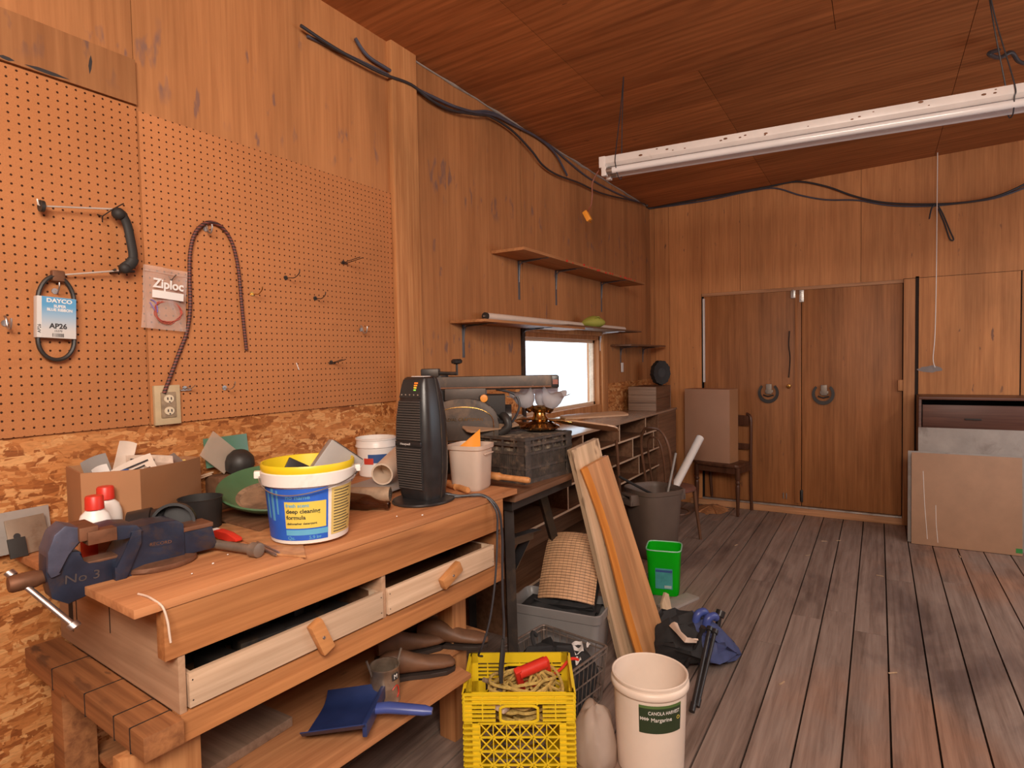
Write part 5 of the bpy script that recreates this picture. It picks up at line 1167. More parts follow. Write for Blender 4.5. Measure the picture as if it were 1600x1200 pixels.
# black plastic crate ---------------------------------------------------------
def slat_crate(o, w, d, h, mat, open_frac=.5, n=9, rim=.012, th=.006, handle=False):
    hw, hd = w/2, d/2
    b = MB(); b.box((-hw, -hd, 0), (hw, hd, .006)); b.build('base', mat, o)
    for nm, axis, sgn, ln in (('side_panel', 0, -1, d), ('side_panel', 0, 1, d), ('side_panel', 1, -1, w), ('side_panel', 1, 1, w)):
        b = MB(); hl = ln/2
        def bar(u0, u1, z0, z1, t0=0, t1=th):
            if axis == 1: lo, hi = (u0, sgn*hd-(t1 if sgn > 0 else -t0), z0), (u1, sgn*hd+(-t0 if sgn > 0 else t1), z1)
            else: lo, hi = (sgn*hw-(t1 if sgn > 0 else -t0), u0, z0), (sgn*hw+(-t0 if sgn > 0 else t1), u1, z1)
            b.box(tuple(min(a, c) for a, c in zip(lo, hi)), tuple(max(a, c) for a, c in zip(lo, hi)))
        yield_ = (b, bar, hl, h, nm, sgn, axis); slat_crate.fill(*yield_); b.build(nm, mat, o)
def fill_black(b, bar, hl, h, nm, sgn, axis):
    bar(-hl, -hl+.045, .0, h); bar(hl-.045, hl, .0, h)
    for z in (.0, h*.30, h*.62, h*.80, h-.014): bar(-hl, hl, z, z+(.012 if z else .02), -.003)
    if axis == 0 or sgn > 0 or True:
        n = int((2*hl-.09)/.011)
        for i in range(n): u = -hl+.047+i*.011; bar(u, u+.0055, .01, h*.64)
    for i in range(4): u = -hl+.06+i*(2*hl-.12)/3.3; bar(u, u+.008, h*.6, h-.01)
slat_crate.fill = fill_black
o = thing('plastic_crate', 'dusty black plastic crate on the saw table carrying the fan', 'crate', (2.585, 1.526, TZ+.0005), R(-9))
slat_crate(o, .375, .360, .212, 'crateb')
b = MB(); b.box((-.165, -.157, .055), (.165, .157, .20), bev=.01); q2 = b.build('cloth_bundle', plain('mottled_cloth', (.10, .075, .055), .85, var=.3, scale=40, dirt=(.48, .38, .27), dirt_amt=.55), loc=(2.585, 1.526, TZ+.004)); q2.rotation_euler = (0, 0, R(-9)); tag(q2, 'mottled dark packed cloth inside the dusty black crate', 'cloth')

# ceiling fan with three lamp glasses lying on the crate -------------------------
fc = V((2.725, 1.49, TZ+.2135)); o = thing('ceiling_fan', 'brass ceiling fan with frosted tulip glasses lying on the black crate', 'fan', fc)
b = MB(); b.lathe([(0, 0), (.085, 0), (.100, .010), (.100, .018), (.075, .030), (.060, .040), (0, .042)], 36); b.build('motor_plate', 'dkbrass', o)
b = MB(); b.lathe([(0, .040), (.040, .040), (.046, .052), (.034, .066), (.030, .085), (.044, .096), (.048, .110), (.030, .122), (0, .124)], 30); b.build('light_hub', 'brass', o)
b = MB()
for i in range(12):
    a = 2*PI*i/12; b.tube([(.1005*math.cos(a), .1005*math.sin(a), .004), (.0775*math.cos(a), .0775*math.sin(a), .0285)], .003, 5)
b.build('hub_rib', 'brass', o)
def tulip(az, tilt, base):
    fr = Mx.Translation(V(base)) @ Mx.Rotation(az, 4, 'Z') @ Mx.Rotation(tilt, 4, 'Y')
    b = MB(); nn = 40; rings = []
    for (r_, z) in ((.020, 0), (.026, .010), (.040, .024), (.050, .045), (.053, .062), (.056, .078), (.068, .092), (.080, .098)):
        k_ = max(0, (z-.06)/.04); rings.append([fr @ V((r_*(1+.10*k_*math.cos(6*2*PI*i/nn))*math.cos(2*PI*i/nn), r_*(1+.10*k_*math.cos(6*2*PI*i/nn))*math.sin(2*PI*i/nn), z+.012*k_*math.cos(6*2*PI*i/nn))) for i in range(nn)])
    inner = [[fr @ (fr.inverted() @ p*.97+V((0, 0, .003))) for p in r_] for r_ in rings[::-1]]
    b.loft(rings, cap=False); s_ = b.build('lamp_shade', 'shade', o)
    b = MB(); b.lathe([(0, -.022), (.014, -.022), (.024, -.006), (.026, .006), (.018, .010), (0, .010)], 20, fr); b.build('socket_cup', 'dkbrass', s_)
    b = MB(); c0 = fr @ V((0, 0, -.02)); b.tube(spline([(0, 0, .105), V((0, 0, .118)).lerp(c0, .55)+V((0, 0, .012)), c0], 5), .0065, 8); b.build('lamp_arm', 'brass', s_)
tulip(R(135), R(24), (-.036, .040, .112)); tulip(R(-75), R(18), (.012, -.048, .106)); tulip(R(5), R(30), (.050, .010, .104))
for i, adeg in enumerate((150, 78, -32, -78, -165)):
    a = R(adeg); L0 = (.38, .40, .50, .36, .0)[i]
    if not L0: continue
    fr = Mt((0, 0, .044+.004*i), (R((-14, -10, 7, -22, 0)[i]), R((2, -2, 0, 7, 0)[i]), a))
    b = MB(); out = [(.14, -.030), (.20, -.046), (L0, -.052), (L0+.03, -.048), (L0+.045, -.025), (L0+.045, .025), (L0+.03, .048), (L0, .052), (.20, .046), (.14, .030)]
    b.prism(out, -.004, .004, fr, bev=.001); bd = b.build('blade', plain('fan_blade', (.40, .25, .155), .35, var=.2, scale=6), o)
    b = MB(); b.prism([(.05, -.014), (.09, -.010), (.13, -.032), (.175, -.028), (.18, 0), (.175, .028), (.13, .032), (.09, .010), (.05, .014)], -.006, -.003, fr, bev=.001); b.build('blade_iron', 'brass', bd)

# ================================================================== PIGEONHOLE DESK
o = thing('pigeonhole_desk', 'long low desk with pigeonholes under the window', 'desk', (0, 0, 0))
dx0, dx1, dy0, dy1, dz = 2.86, 6.12, 1.765, 2.146, 1.06
b = MB(); b.box((dx0, dy0-.012, dz-.018), (dx1, dy1, dz), bev=.002); b.build('top', plain('varnished_top', (.38, .25, .17), .22, var=.12, scale=4), o)
b = MB(); b.box((dx0, dy1-.012, .05), (dx1, dy1, dz-.018)); b.build('back', 'dkwood', o)
for zz in (.890, .722, .555, .20):
    b = MB(); b.box((dx0+.02, dy0+(0 if zz > .3 else .03), zz), (5.55, dy1-.012, zz+.014), bev=.001); b.mats = ['dkwood']; b.use('drawer').box((dx0+.02, dy0+(-.003 if zz > .3 else .027), zz), (5.55, dy0+(.0 if zz > .3 else .03), zz+.014)); b.build('shelf', None, o)  # dark body paints the unlit inside, pale lip the edge that catches light
for row, xs_ in ((0, (3.25, 3.85, 4.55, 5.18)), (1, (3.1, 4.1, 4.85, 5.40)), (2, (3.6, 4.35, 5.0))):
    z1 = (dz-.018, .890, .722)[row]; z0 = (.904, .736, .569)[row]
    for x in xs_: b = MB(); b.mats = ['dkwood']; b.box((x, dy0+.004, z0), (x+.012, dy1-.012, z1)); b.use('drawer').box((x, dy0+.001, z0), (x+.012, dy0+.004, z1)); b.build('divider', None, o)  # shade and lit front edge painted by dark and pale wood here too
b = MB(); b.box((5.55, dy0, 0), (dx1, dy0+.02, dz-.018), bev=.002); b.build('front_panel', 'dkwood', o)
b = MB(); b.box((dx0, dy0, 0), (dx0+.02, dy1-.012, dz-.018)); b.build('end_panel', 'dkwood', o)
b = MB(); b.box((5.53, dy0+.02, 0), (5.55, dy1-.012, dz-.018)); b.build('end_panel', 'dkwood', o)
# crate on the desk
o = thing('wooden_crate', 'old wooden box standing on the far desk corner', 'crate', (0, 0, dz+.0005))
b = MB(); wx0, wx1, wy0, wy1, wh = 5.63, 6.10, 1.815, 2.090, .228
for z0, z1 in ((0, .072), (.074, .150), (.152, wh)): b.box((wx0, wy0, z0), (wx0+.016, wy1, z1), bev=.002)
b.build('end_boards', 'oldwood', o)
b = MB(); b.box((wx0+.0165, wy0, 0), (wx1, wy0+.012, .112), bev=.002); b.box((wx0+.0165, wy0, .114), (wx1, wy0+.012, wh), bev=.002); b.build('side_boards', 'dkwood', o)
b = MB(); b.box((wx0+.0165, wy1-.012, 0), (wx1, wy1, wh)); b.build('back_boards', 'oldwood', o)
b = MB(); b.box((wx1, wy0, 0), (wx1+.016, wy1, wh)); b.build('end_boards', 'oldwood', o)
b = MB(); b.box((wx0+.017, wy0+.013, wh-.012), (wx1, wy1-.013, wh), bev=.002); b.build('lid', 'dkwood', o)
c = V((6.03, 1.895, dz+wh+.001+.127)); o = thing('wire_brush_wheel', 'round black bristly wheel standing on the wooden box', 'wheel', c, R(-35))
b = MB(); rings = []
for k in range(2):
    pass
nn = 48; rg = []
for i in range(nn):
    a = 2*PI*i/nn; r_ = .120+.004*math.sin(i*2.3)+.003*math.sin(i*5.1); rg.append([(r_*math.cos(a)*.85, -.030, r_*math.sin(a)), (r_*math.cos(a)*.88, 0, r_*math.sin(a)*1.03), (r_*math.cos(a)*.85, .030, r_*math.sin(a)), (.045*math.cos(a), .022, .045*math.sin(a)), (.045*math.cos(a), -.022, .045*math.sin(a))])
b.loft(rg, cap=False, closed=True); b.build('bristles', 'blackmat', o)
b = MB(); b.lathe([(0, -.024), (.046, -.024), (.046, .024), (0, .024)], 20, Mt((0, 0, 0), (R(90), 0, 0))); b.build('hub', 'rubber', o)

# ================================================================== CHAIRS, BOX, TRASH CAN
o = thing('bentwood_chair', 'bentwood hoop-back chair with brown round seat behind the trash can', 'chair', (5.165, 1.520, 0), math.atan2(.43, -.90)-PI/2)
# local: back at +Y
b = MB(); b.lathe([(0, .425), (.175, .425), (.190, .432), (.192, .446), (.182, .456), (.15, .462), (0, .464)], 36); b.build('seat', 'seat', o)
for (x, y, x2, y2) in ((-.13, -.12, -.165, -.155), (.13, -.12, .165, -.155), (-.13, .11, -.16, .17), (.13, .11, .16, .17)):
    b = MB(); b.tube([(x, y, .426), (x*1.1, y*1.1, .25), (x2, y2, 0)], [.017, .015, .012], 12); b.build('leg', 'chair', o)
b = MB(); b.tube([(.135*math.cos(2*PI*i/28), .135*math.sin(2*PI*i/28), .235) for i in range(28)], .008, 8, closed=True); b.build('ring_stretcher', 'chair', o)
def arch(w, z0, z1, y0, y1): return spline([(-w*.86, y0, z0), (-w*.98, y0+(y1-y0)*.45, z0+(z1-z0)*.5), (-w*.9, y0+(y1-y0)*.78, z0+(z1-z0)*.8), (-w*.55, y1*.985, z1*.985), (0, y1, z1), (w*.55, y1*.985, z1*.985), (w*.9, y0+(y1-y0)*.78, z0+(z1-z0)*.8), (w*.98, y0+(y1-y0)*.45, z0+(z1-z0)*.5), (w*.86, y0, z0)], 6)
b = MB(); b.tube(arch(.165, .42, .975, .165, .245), .0125, 10); b.build('hoop', 'chair', o)
b = MB(); b.tube(arch(.085, .42, .90, .165, .235), .009, 10); b.build('inner_hoop', 'chair', o)
o = thing('side_chair', 'dark wooden chair with turned leg and carton on it', 'chair', (6.345, 1.345, 0), math.atan2(.23, -.974)+PI/2)
# local: front at -Y
b = MB()
sp_ = [(-.235, -.17), (-.20, -.19), (0, -.205), (.20, -.19), (.235, -.17), (.215, .155), (-.215, .155)]
b.prism(sp_, .478, .505, bev=.008); b.build('seat', 'chaird', o)
b = MB(); b.box((-.215, -.165, .415), (.215, -.145, .478)); b.build('front_apron', 'chaird', o)
for sx_ in (-1, 1): b = MB(); b.box((sx_*.205-.010, -.145, .415), (sx_*.205+.010, .135, .478)); b.build('side_apron', 'chaird', o)
for x in (-.215, .215):
    b = MB(); b.lathe([(0, 0), (.012, 0), (.016, .02), (.014, .05), (.019, .20), (.023, .29), (.017, .31), (.026, .33), (.017, .35), (.024, .365), (.024, .478), (0, .478)], 16, Mx.Translation((x, -.155, 0))); b.build('leg', 'chaird', o)
    b = MB(); b.tube(spline([(x*.97, .185, 0), (x, .150, .25), (x, .148, .48), (x*.99, .160, .70), (x*.96, .172, .93), (x*.82, .176, .975), (x*.75, .176, .98)], 5), .016, 10); b.build('back_post', 'chaird', o)
b = MB(); b.box((-.19, .163, .86), (.19, .183, .965), bev=.006); b.build('top_rail', 'chaird', o)
b = MB(); b.box((-.20, .152, .62), (.20, .168, .68), bev=.005); b.build('mid_rail', 'chaird', o)
rz = math.atan2(.23, -.974)+PI/2
q_ = V((6.333, 1.472, .5055)); o = thing('flat_carton', 'flat upright tan cardboard box standing on the dark chair', 'box', q_, rz)
b = MB(); b.box((-.243, -.085, 0), (.243, .105, .735), bev=.004); b.build('carton', 'cardlt', o)
b = MB(); b.box((.2432, -.084, .002), (.2442, .104, .733)); b.build('side_face', 'card', o)

# trash can
cc = V((4.670, 1.535, 0)); o = thing('trash_can', 'grey-brown plastic trash can holding sticks and a white tube', 'trash can', cc, R(-35))
b = MB()
def rr_(h, z): return [(math.copysign(abs(math.cos(2*PI*i/48))**.6, math.cos(2*PI*i/48))*h, math.copysign(abs(math.sin(2*PI*i/48))**.6, math.sin(2*PI*i/48))*h, z) for i in range(48)]
b.loft([rr_(.150, 0), rr_(.158, .01), rr_(.192, .50), rr_(.200, .505), rr_(.204, .535), rr_(.198, .54), rr_(.190, .53), rr_(.186, .50), rr_(.150, .02)], cap=False)
for rg in (rr_(.150, 0), rr_(.150, .02)): b._fin([b.bm.faces.new([b.bm.verts.new(V(p)) for p in rg])])
b.build('can', 'can', o)
for sx_ in (-1, 1):
    b = MB(); M0 = Mx.Rotation(0 if sx_ > 0 else PI, 4, 'Z')
    for ya, yb in ((-.075, -.048), (.048, .075)): b.box((.175, ya, .425), (.262, yb, .510), M0, bev=.008)
    b.box((.240, -.075, .425), (.265, .075, .470), M0, bev=.008); b.box((.180, -.07, .495), (.262, .07, .512), M0, bev=.006); b.build('handle', 'can', o)
def stick(nm, mat, p0, p1, r_, lab, cat_, n=12, grp=None, hollow=False):
    p0, p1 = V(p0), V(p1); d = p1-p0; b = MB()
    if hollow:
        b.tube([V((0, 0, 0)), d], r_, 20, cap=False); b.tube([d, V((0, 0, 0))], r_*.86, 20, cap=False); b.tube([d, d*1.0001], [r_, r_*.86], 20, cap=False); b.tube([d*.5, d*.501], [r_*.86, .0005], 20)
    else: b.tube([V((0, 0, 0)), d], r_, n)
    return tag(b.build(nm, mat, loc=p0), lab, cat_, grp)
tp = YP(1094, 684, 1.36); stick('paper_tube', 'white', (4.61, 1.58, .10), tp, .034, 'long white tube leaning out of the trash can', 'tube', hollow=True)
tp = YP(1056, 708, 1.42); stick('dark_rod', 'greyblk', (4.63, 1.50, .06), tp, .010, 'grey metal rod beside the white tube in the can', 'rod')
tp = YP(968, 745, 1.62); stick('dark_stick', 'blackmat', (4.74, 1.46, .42), tp, .010, 'dark stick lying sideways across the trash can mouth', 'stick')
tp = YP(963, 688, 1.72); stick('curved_stick', 'chair', V((tp.x+.06, 1.69, .0)), tp, .012, 'brown wooden stick left of the bentwood chair hoop', 'stick')
# sawdust
p = ZP(1112, 796, .0); b = MB(); rings = []
for rr0, z in ((.16, .001), (.11, .022), (.05, .036), (.01, .04)): rings.append([(rr0*1.3*math.cos(2*PI*i/28)*(1+.15*math.sin(i*1.9)), rr0*math.sin(2*PI*i/28)*(1+.15*math.cos(i*2.7)), z+.003*math.sin(i*3.1)) for i in range(28)])
b.loft(rings); q2 = b.build('sawdust', 'sawdust', loc=(p.x, p.y, .0002)); tag(q2, 'small heap of orange sawdust on the floor between the chairs', 'sawdust'); q2['kind'] = 'stuff'

# green tub
o = thing('green_tub', 'bright green square plastic tub on the floor behind planks', 'tub', (3.955, 1.228, .0005), R(-77))
def sqr(h, z, e=.35): return [(math.copysign(abs(math.cos(2*PI*i/40))**e, math.cos(2*PI*i/40))*h, math.copysign(abs(math.sin(2*PI*i/40))**e, math.sin(2*PI*i/40))*h, z) for i in range(40)]
b = MB(); b.loft([sqr(.094, 0), sqr(.098, .008), sqr(.108, .25), sqr(.110, .255), sqr(.112, .295), sqr(.112, .300), sqr(.108, .300), sqr(.106, .26), sqr(.094, .01)], cap=False)
for rg in (sqr(.094, 0), sqr(.094, .01)): b._fin([b.bm.faces.new([b.bm.verts.new(V(p)) for p in rg])])
b.build('tub', 'greenp', o)
b = MB(); b.tube(sqr(.113, .302), .0045, 8, closed=True); b.build('rim', plain('green_white_rim', (.30, .62, .42), .35), o)
b = MB(); b.box((-.050, -.1055, .05), (.060, -.1040, .185)); lb_ = b.build('label', plain('teal_label', (.06, .30, .30), .4, var=.2, scale=14), o)
b = MB(); b.box((-.048, -.1066, .160), (.058, -.1056, .175)); b.build('label_header', 'inkblue', lb_)
b = MB()
for i in range(10): b.box((.01+i*.0045, -.1066, .056), (.012+i*.0045, -.1056, .074))
b.build('barcode', 'inkwhite', lb_)

# ================================================================== LEANING PLANKS
def plank(nm, mat, base, top, w0, w1, th, n_h, lab, live=None):
    base, top = V(base), V(top); a = (top-base); L_ = a.length; a.normalize(); n_ = V(n_h).normalized(); w = a.cross(n_).normalized()*-1
    if w.dot(V((.5, -.85, 0))) < 0: w = -w
    n_ = w.cross(a).normalized()
    if n_.dot(V((-.8, -.6, 0))) < 0: n_ = -n_
    fr = Mx((w, n_*-1, a)).transposed().to_4x4(); fr.translation = base
    o = thing(nm, lab, 'plank', base); o.matrix_world = fr
    b = MB(); s_ = .0
    m_ = 10
    def xl(t): return 0 if not live else live(t)
    rings = []
    for i in range(m_+1):
        t = i/m_; x0 = xl(t)+(.0 if not live else .030); x1 = w0+(w1-w0)*t; rings.append([(x0, 0, t*L_), (x1, 0, t*L_), (x1, th, t*L_), (x0, th, t*L_)])
    b.loft(rings); b.build('face', mat, o, smooth=25)
    if live:
        b = MB(); rings = []
        for i in range(m_+1):
            t = i/m_; x0 = xl(t); rings.append([(x0+.030, -.0008, t*L_), (x0+.030, th, t*L_), (x0, th, t*L_-.004), (x0-.003, th*.42, t*L_-.004)])
        b.loft(rings); b.build('live_edge', 'live', o, smooth=50)
    return o
bl_ = ZP(974, 1043, 0); tl_ = YP(893, 704, 1.268)
p1 = plank('leaning_plank', 'plank1', bl_, tl_, .185, .185, .034, (-.40, -.92, .06), 'pale grey plank leaning against the saw table')
nn_ = V((-.40, -.92, .06)).normalized(); sh = V((-.40, -.92, 0)).normalized()*.040
bl2 = ZP(1003, 1046, 0)+V((0.0, -.01, 0)); tl2 = YP(911, 733, 1.218)
p2 = plank('leaning_plank', 'plank2', bl2, tl2, 0.205, .178, .026, (-.40, -.92, .06), 'reddish plank with orange wavy edge leaning on the pale plank', live=lambda t: .012*math.sin(PI*t)*(1 if t > .0 else 0)-.012*math.sin(2*PI*t))
# small pale boards behind them
for i, (a, c, lab, mt_) in enumerate((((1040, 985), (1036, 918), 'short pale board standing behind the planks beside the blue bag', 'plank1'), ((1070, 948), (1046, 932), 'grey flat board on the floor below the green tub', 'grey_sheet'))):
    if i == 0:
        p = ZP(1048, 1000, 0); b = MB(); b.prism([(-.045, 0), (.05, 0), (.035, .24), (.012, .255), (-.03, .20)], -.008, .008, Mt((0, 0, 0), (R(78), 0, R(-25))), bev=.002); tag(b.build('pale_board', mt_, loc=(p.x, p.y, .001)), lab, 'board')
    else:
        p = ZP(1062, 942, 0); b = MB(); b.box((-.16, -.05, 0), (.14, .05, .018), Mt((0, 0, 0), (0, 0, R(-20))), bev=.002); tag(b.build('grey_board', mt_, loc=(p.x, p.y, .0006)), lab, 'board')

# ================================================================== TOTE, MAT, BASKET
o = thing('storage_tote', 'cloudy grey storage tote on the floor under the saw', 'tote', (2.765, 1.405, .0006), R(-84))
def rect(w, d, z, r_=.035, n=5):
    pts = []
    for (sx_, sy_, a0) in ((1, 1, 0), (-1, 1, 90), (-1, -1, 180), (1, -1, 270)):
        for i in range(n+1): a = R(a0+90*i/n); pts.append((sx_*(w-r_)+r_*math.cos(a), sy_*(d-r_)+r_*math.sin(a), z))
    return pts
b = MB(); b.loft([rect(.21, .105, 0), rect(.235, .12, .27), rect(.245, .128, .275), rect(.250, .132, .318), rect(.244, .128, .322), rect(.238, .122, .315), rect(.228, .115, .27), rect(.205, .10, .008)], cap=False)
for rg in (rect(.21, .105, 0), rect(.205, .10, .008)): b._fin([b.bm.faces.new([b.bm.verts.new(V(p)) for p in rg])])
b.build('bin', 'tote', o)
b = MB(); b.sheet(lambda u, v: ((u-.5)*.40, (v-.5)*.19, .29+.055*math.sin(PI*u)*math.sin(PI*v)+.014*math.sin(17*u)*math.cos(11*v)), 20, 12, .004); q2 = b.build('black_garment', 'fabricb', loc=(2.765, 1.405, .0)); q2.rotation_euler = (0, 0, R(-84)); tag(q2, 'crumpled black cloth filling the grey tote', 'cloth')
# seat mat, slatted, standing on the tote
ta, tb_ = V((2.86, 1.545, .615)), V((2.985, 1.270, .640)); ba, bb_ = V((2.700, 1.515, .345)), V((2.735, 1.215, .345))
c0 = ba.lerp(bb_, .5); xd = (bb_-ba).normalized(); ud = (ta.lerp(tb_, .5)-c0); Lh = ud.length; ud.normalize(); nd = xd.cross(ud).normalized()
fr = Mx((xd, nd*-1, ud)).transposed().to_4x4(); fr.translation = c0
o = thing('seat_mat', 'slatted tan seat mat with dark lines propped on the grey tote', 'mat', c0); o.matrix_world = fr
wv = (bb_-ba).length
b = MB(); b.sheet(lambda u, v: ((u-.5)*wv*(1+.02*v), .030*(2*abs(u-.5))**3-.022*math.sin(PI*u)+.10*max(0, v-.80)**1.3*2.2-.016*math.sin(PI*v), .0+Lh*v*1.06-.05*max(0, v-.85)), 24, 30, .006); b.build('slats', 'mat', o)
b = MB(); b.sheet(lambda u, v: ((u-.5)*wv*1.0, .040+.020*math.sin(PI*v), -.03+Lh*v*.97), 8, 8, .045); b.build('pad', 'fabricb', o)
b = MB(); b.sheet(lambda u, v: ((u-.5)*wv*1.02, -.012+.05*v+.02*math.sin(9*u), -.012-.018*math.sin(PI*u)-.012*v), 14, 4, .006); b.build('cloth_hem', 'fabricb', o)

# wire basket
o = thing('wire_basket', 'rusty grey wire basket holding a black shirt on the floor', 'basket', (2.412, 1.262, .0), R(-9))
hw, hd, hh = .158, .185, .255
def rectw(k, z): return [(-hw*k, -hd*k, z), (hw*k, -hd*k, z), (hw*k, hd*k, z), (-hw*k, hd*k, z)]
def rr4(k, z, r_=.02):
    pts = []
    for (sx_, sy_, a0) in ((1, 1, 0), (-1, 1, 90), (-1, -1, 180), (1, -1, 270)):
        for i in range(4): a = R(a0+30*i); pts.append((sx_*(hw*k-r_)+r_*math.cos(a), sy_*(hd*k-r_)+r_*math.sin(a), z))
    return pts
b = MB(); b.tube(rr4(1.0, hh), .0055, 8, closed=True); b.tube(rr4(1.0, hh-.022), .004, 8, closed=True); b.build('rim', 'wire', o)
for z in (.005, .075, .15): b = MB(); b.tube(rr4(.86+.13*z/hh, z), .0036, 6, closed=True); b.build('band', 'wire', o)
nw = 9
for sgn in (-1, 1):
    for i in range(nw):
        u = -1+2*(i+.5)/nw
        b = MB(); b.tube([(hw*u*.86, sgn*hd*.86, .005), (hw*u, sgn*hd, hh)], .0021, 5); b.build('wire_upright', 'wire', o)
        b = MB(); b.tube([(sgn*hw*.86, hd*u*.86, .005), (sgn*hw, hd*u, hh)], .0021, 5); b.build('wire_upright', 'wire', o)
for i in range(6):
    u = -1+2*(i+.5)/6; b = MB(); b.tube([(hw*u*.86, -hd*.86, .005), (hw*u*.86, hd*.86, .005)], .0021, 5); b.build('floor_wire', 'wire', o)
for sx_ in (-1, 1):
    for sy_ in (-1, 1): b = MB(); b.tube([(sx_*hw*.85, sy_*hd*.85, .004), (sx_*hw*.985, sy_*hd*.985, hh)], .006, 8); b.build('corner_post', 'wire', o)
o = thing('black_shirt', 'crumpled black shirt with white print in the wire basket', 'shirt', (2.412, 1.262, .01), R(-9))
b = MB(); rings = []
for k_, z in ((.78, .0), (.84, .06), (.86, .13), (.80, .19), (.62, .225), (.05, .238)):
    rings.append([(p[0]*k_*(1+.07*math.sin(5*j+z*40)), p[1]*k_*(1+.06*math.cos(4*j+z*31)), z+.014*math.sin(j*2.3+z*20)*(1 if z > .1 else 0)) for j, p in enumerate(rr4(1, 0, .06))])
b.loft(rings); b.build('cloth', 'fabricb', o)
inv = (Mx.Translation((2.412, 1.262, .01)) @ Mx.Rotation(R(-9), 4, 'Z')).inverted()
def quad(pts, z, nm):
    c_ = [inv @ ZP(px, py, z) for px, py in pts]; b = MB()
    b.sheet(lambda u, v: c_[0].lerp(c_[1], u).lerp(c_[3].lerp(c_[2], u), v)+V((0, 0, .006*math.sin(5*u+4*v))), 6, 6, .002); b.build(nm, 'inkwhite', o)
quad(((893, 1006), (909, 1000), (912, 1018), (899, 1022)), .246, 'white_print')
quad(((916, 1006), (921, 1003), (922, 1008), (917, 1010)), .246, 'white_print')
quad(((898, 1030), (906, 1024), (908, 1032), (900, 1038)), .236, 'white_tag')
b = MB(); b.tube(spline([(-.02, .10, .225), (.0, .13, .255), (.03, .15, .262), (.05, .14, .24)], 5), .009, 8); b.build('strap', 'fabricb', o)

# ================================================================== YELLOW CRATE
o = thing('milk_crate', 'yellow plastic crate full of rope in front of the bench', 'crate', (1.958, 1.180, .0), R(-60))
cw, cdp, ch = .40, .30, .372
def fill_milk(b, bar, hl, h, nm, sgn, axis):
    bar(-hl, hl, 0, .03); bar(-hl, -hl+.03, 0, h); bar(hl-.03, hl, 0, h)
    for z in (h-.014, h-.034, h-.052, h-.070, h-.088): bar(-hl, hl, z, z+.0095, -.004)
    for u in [-hl+.004+(2*hl-.012)*i/6 for i in range(7)]: bar(u, u+.004, h-.09, h-.004, -.003)
    bar(-hl, hl, h-.088, h, .003)
    for z in (.12, .145, .17): bar(-hl, -hl+.05, z, z+.008, -.003); bar(hl-.05, hl, z, z+.008, -.003)
    for z in (.205, .112, .118): bar(-hl, hl, z, z+.007)
slat_crate.fill = fill_milk
# walls as lattice with a hand hole, built side by side
hw, hd = cw/2, cdp/2
b = MB(); b.box((-hw, -hd, .0), (hw, hd, .006)); b.build('base', 'yellow', o)
for (axis, sgn, ln) in ((1, -1, cw), (1, 1, cw), (0, -1, cdp), (0, 1, cdp)):
    hl = ln/2; b = MB()
    def P3(u, z, t): return V((u, sgn*(hd-t), z)) if axis == 1 else V((sgn*(hw-t), u, z))
    def bar(u0, u1, z0, z1, t0=0, t1=.006):
        a_, c_ = P3(u0, z0, t0), P3(u1, z1, t1); b.box(tuple(min(i, j) for i, j in zip(a_, c_)), tuple(max(i, j) for i, j in zip(a_, c_)))
    def dia(u0, z0, u1, z1): b.tube([P3(u0, z0, .003), P3(u1, z1, .003)], .0030, 4)
    hx = min(.085, hl-.075)
    bar(-hl, hl, ch-.040, ch, .0015, .0055)                       # rim band
    for z in (ch-.008, ch-.024, ch-.040): bar(-hl, hl, z, z+.006, -.006, .001)
    for z in (ch-.056, ch-.072, ch-.088, ch-.104):
        bar(-hl, -hx, z, z+.006, -.005, .005); bar(hx, hl, z, z+.006, -.005, .005)
    bar(-hl, -hl+.03, 0, ch, .0015, .0055); bar(hl-.03, hl, 0, ch, .0015, .0055)
    n_ = 6 if axis == 1 else 5
    for i in range(n_+1):
        u = -hl+(ln-.005)*i/n_; bar(u, u+.005, (ch-.104) if abs(u) > hx else ch-.045, ch-.003, -.004, .001)
    bar(-hl, -hl+.055, 0, ch-.115, .0015, .0055); bar(hl-.055, hl, 0, ch-.115, .0015, .0055)
    for k in range(12):
        z = .02+k*.02; bar(-hl, -hl+.055, z, z+.006, -.005, .001); bar(hl-.055, hl, z, z+.006, -.005, .001)
    bar(-hl+.05, hl-.05, 0, .05, .0015, .0055); bar(-hl+.05, hl-.05, .150, .157, 0, .006)
    ring_ = [P3(hx*.80*math.copysign(min(1, abs(math.cos(2*PI*i/32))*1.25), math.cos(2*PI*i/32)), ch-.080+.030*math.copysign(min(1, abs(math.sin(2*PI*i/32))*1.25), math.sin(2*PI*i/32)), .002) for i in range(32)]
    b.tube(ring_, .0055, 6, closed=True)
    nd_ = max(4, int((ln-.11)/.045)); st_ = (ln-.11)/nd_
    for k in range(nd_):
        u0 = -hl+.055+k*st_
        for (za, zb_) in ((.05, .102), (.102, .153), (.153, .205), (.205, ch-.114)): dia(u0, za, u0+st_, zb_); dia(u0+st_, za, u0, zb_)
        bar(u0, u0+.004, .05, ch-.114, 0, .005)
    for z in (.100, .203, ch-.118): bar(-hl+.05, hl-.05, z, z+.006, 0, .005)
    b.build('lattice_wall', 'yellow', o)
cr = Mx.Translation((1.958, 1.180, 0)) @ Mx.Rotation(R(-60), 4, 'Z')
random.seed(21)
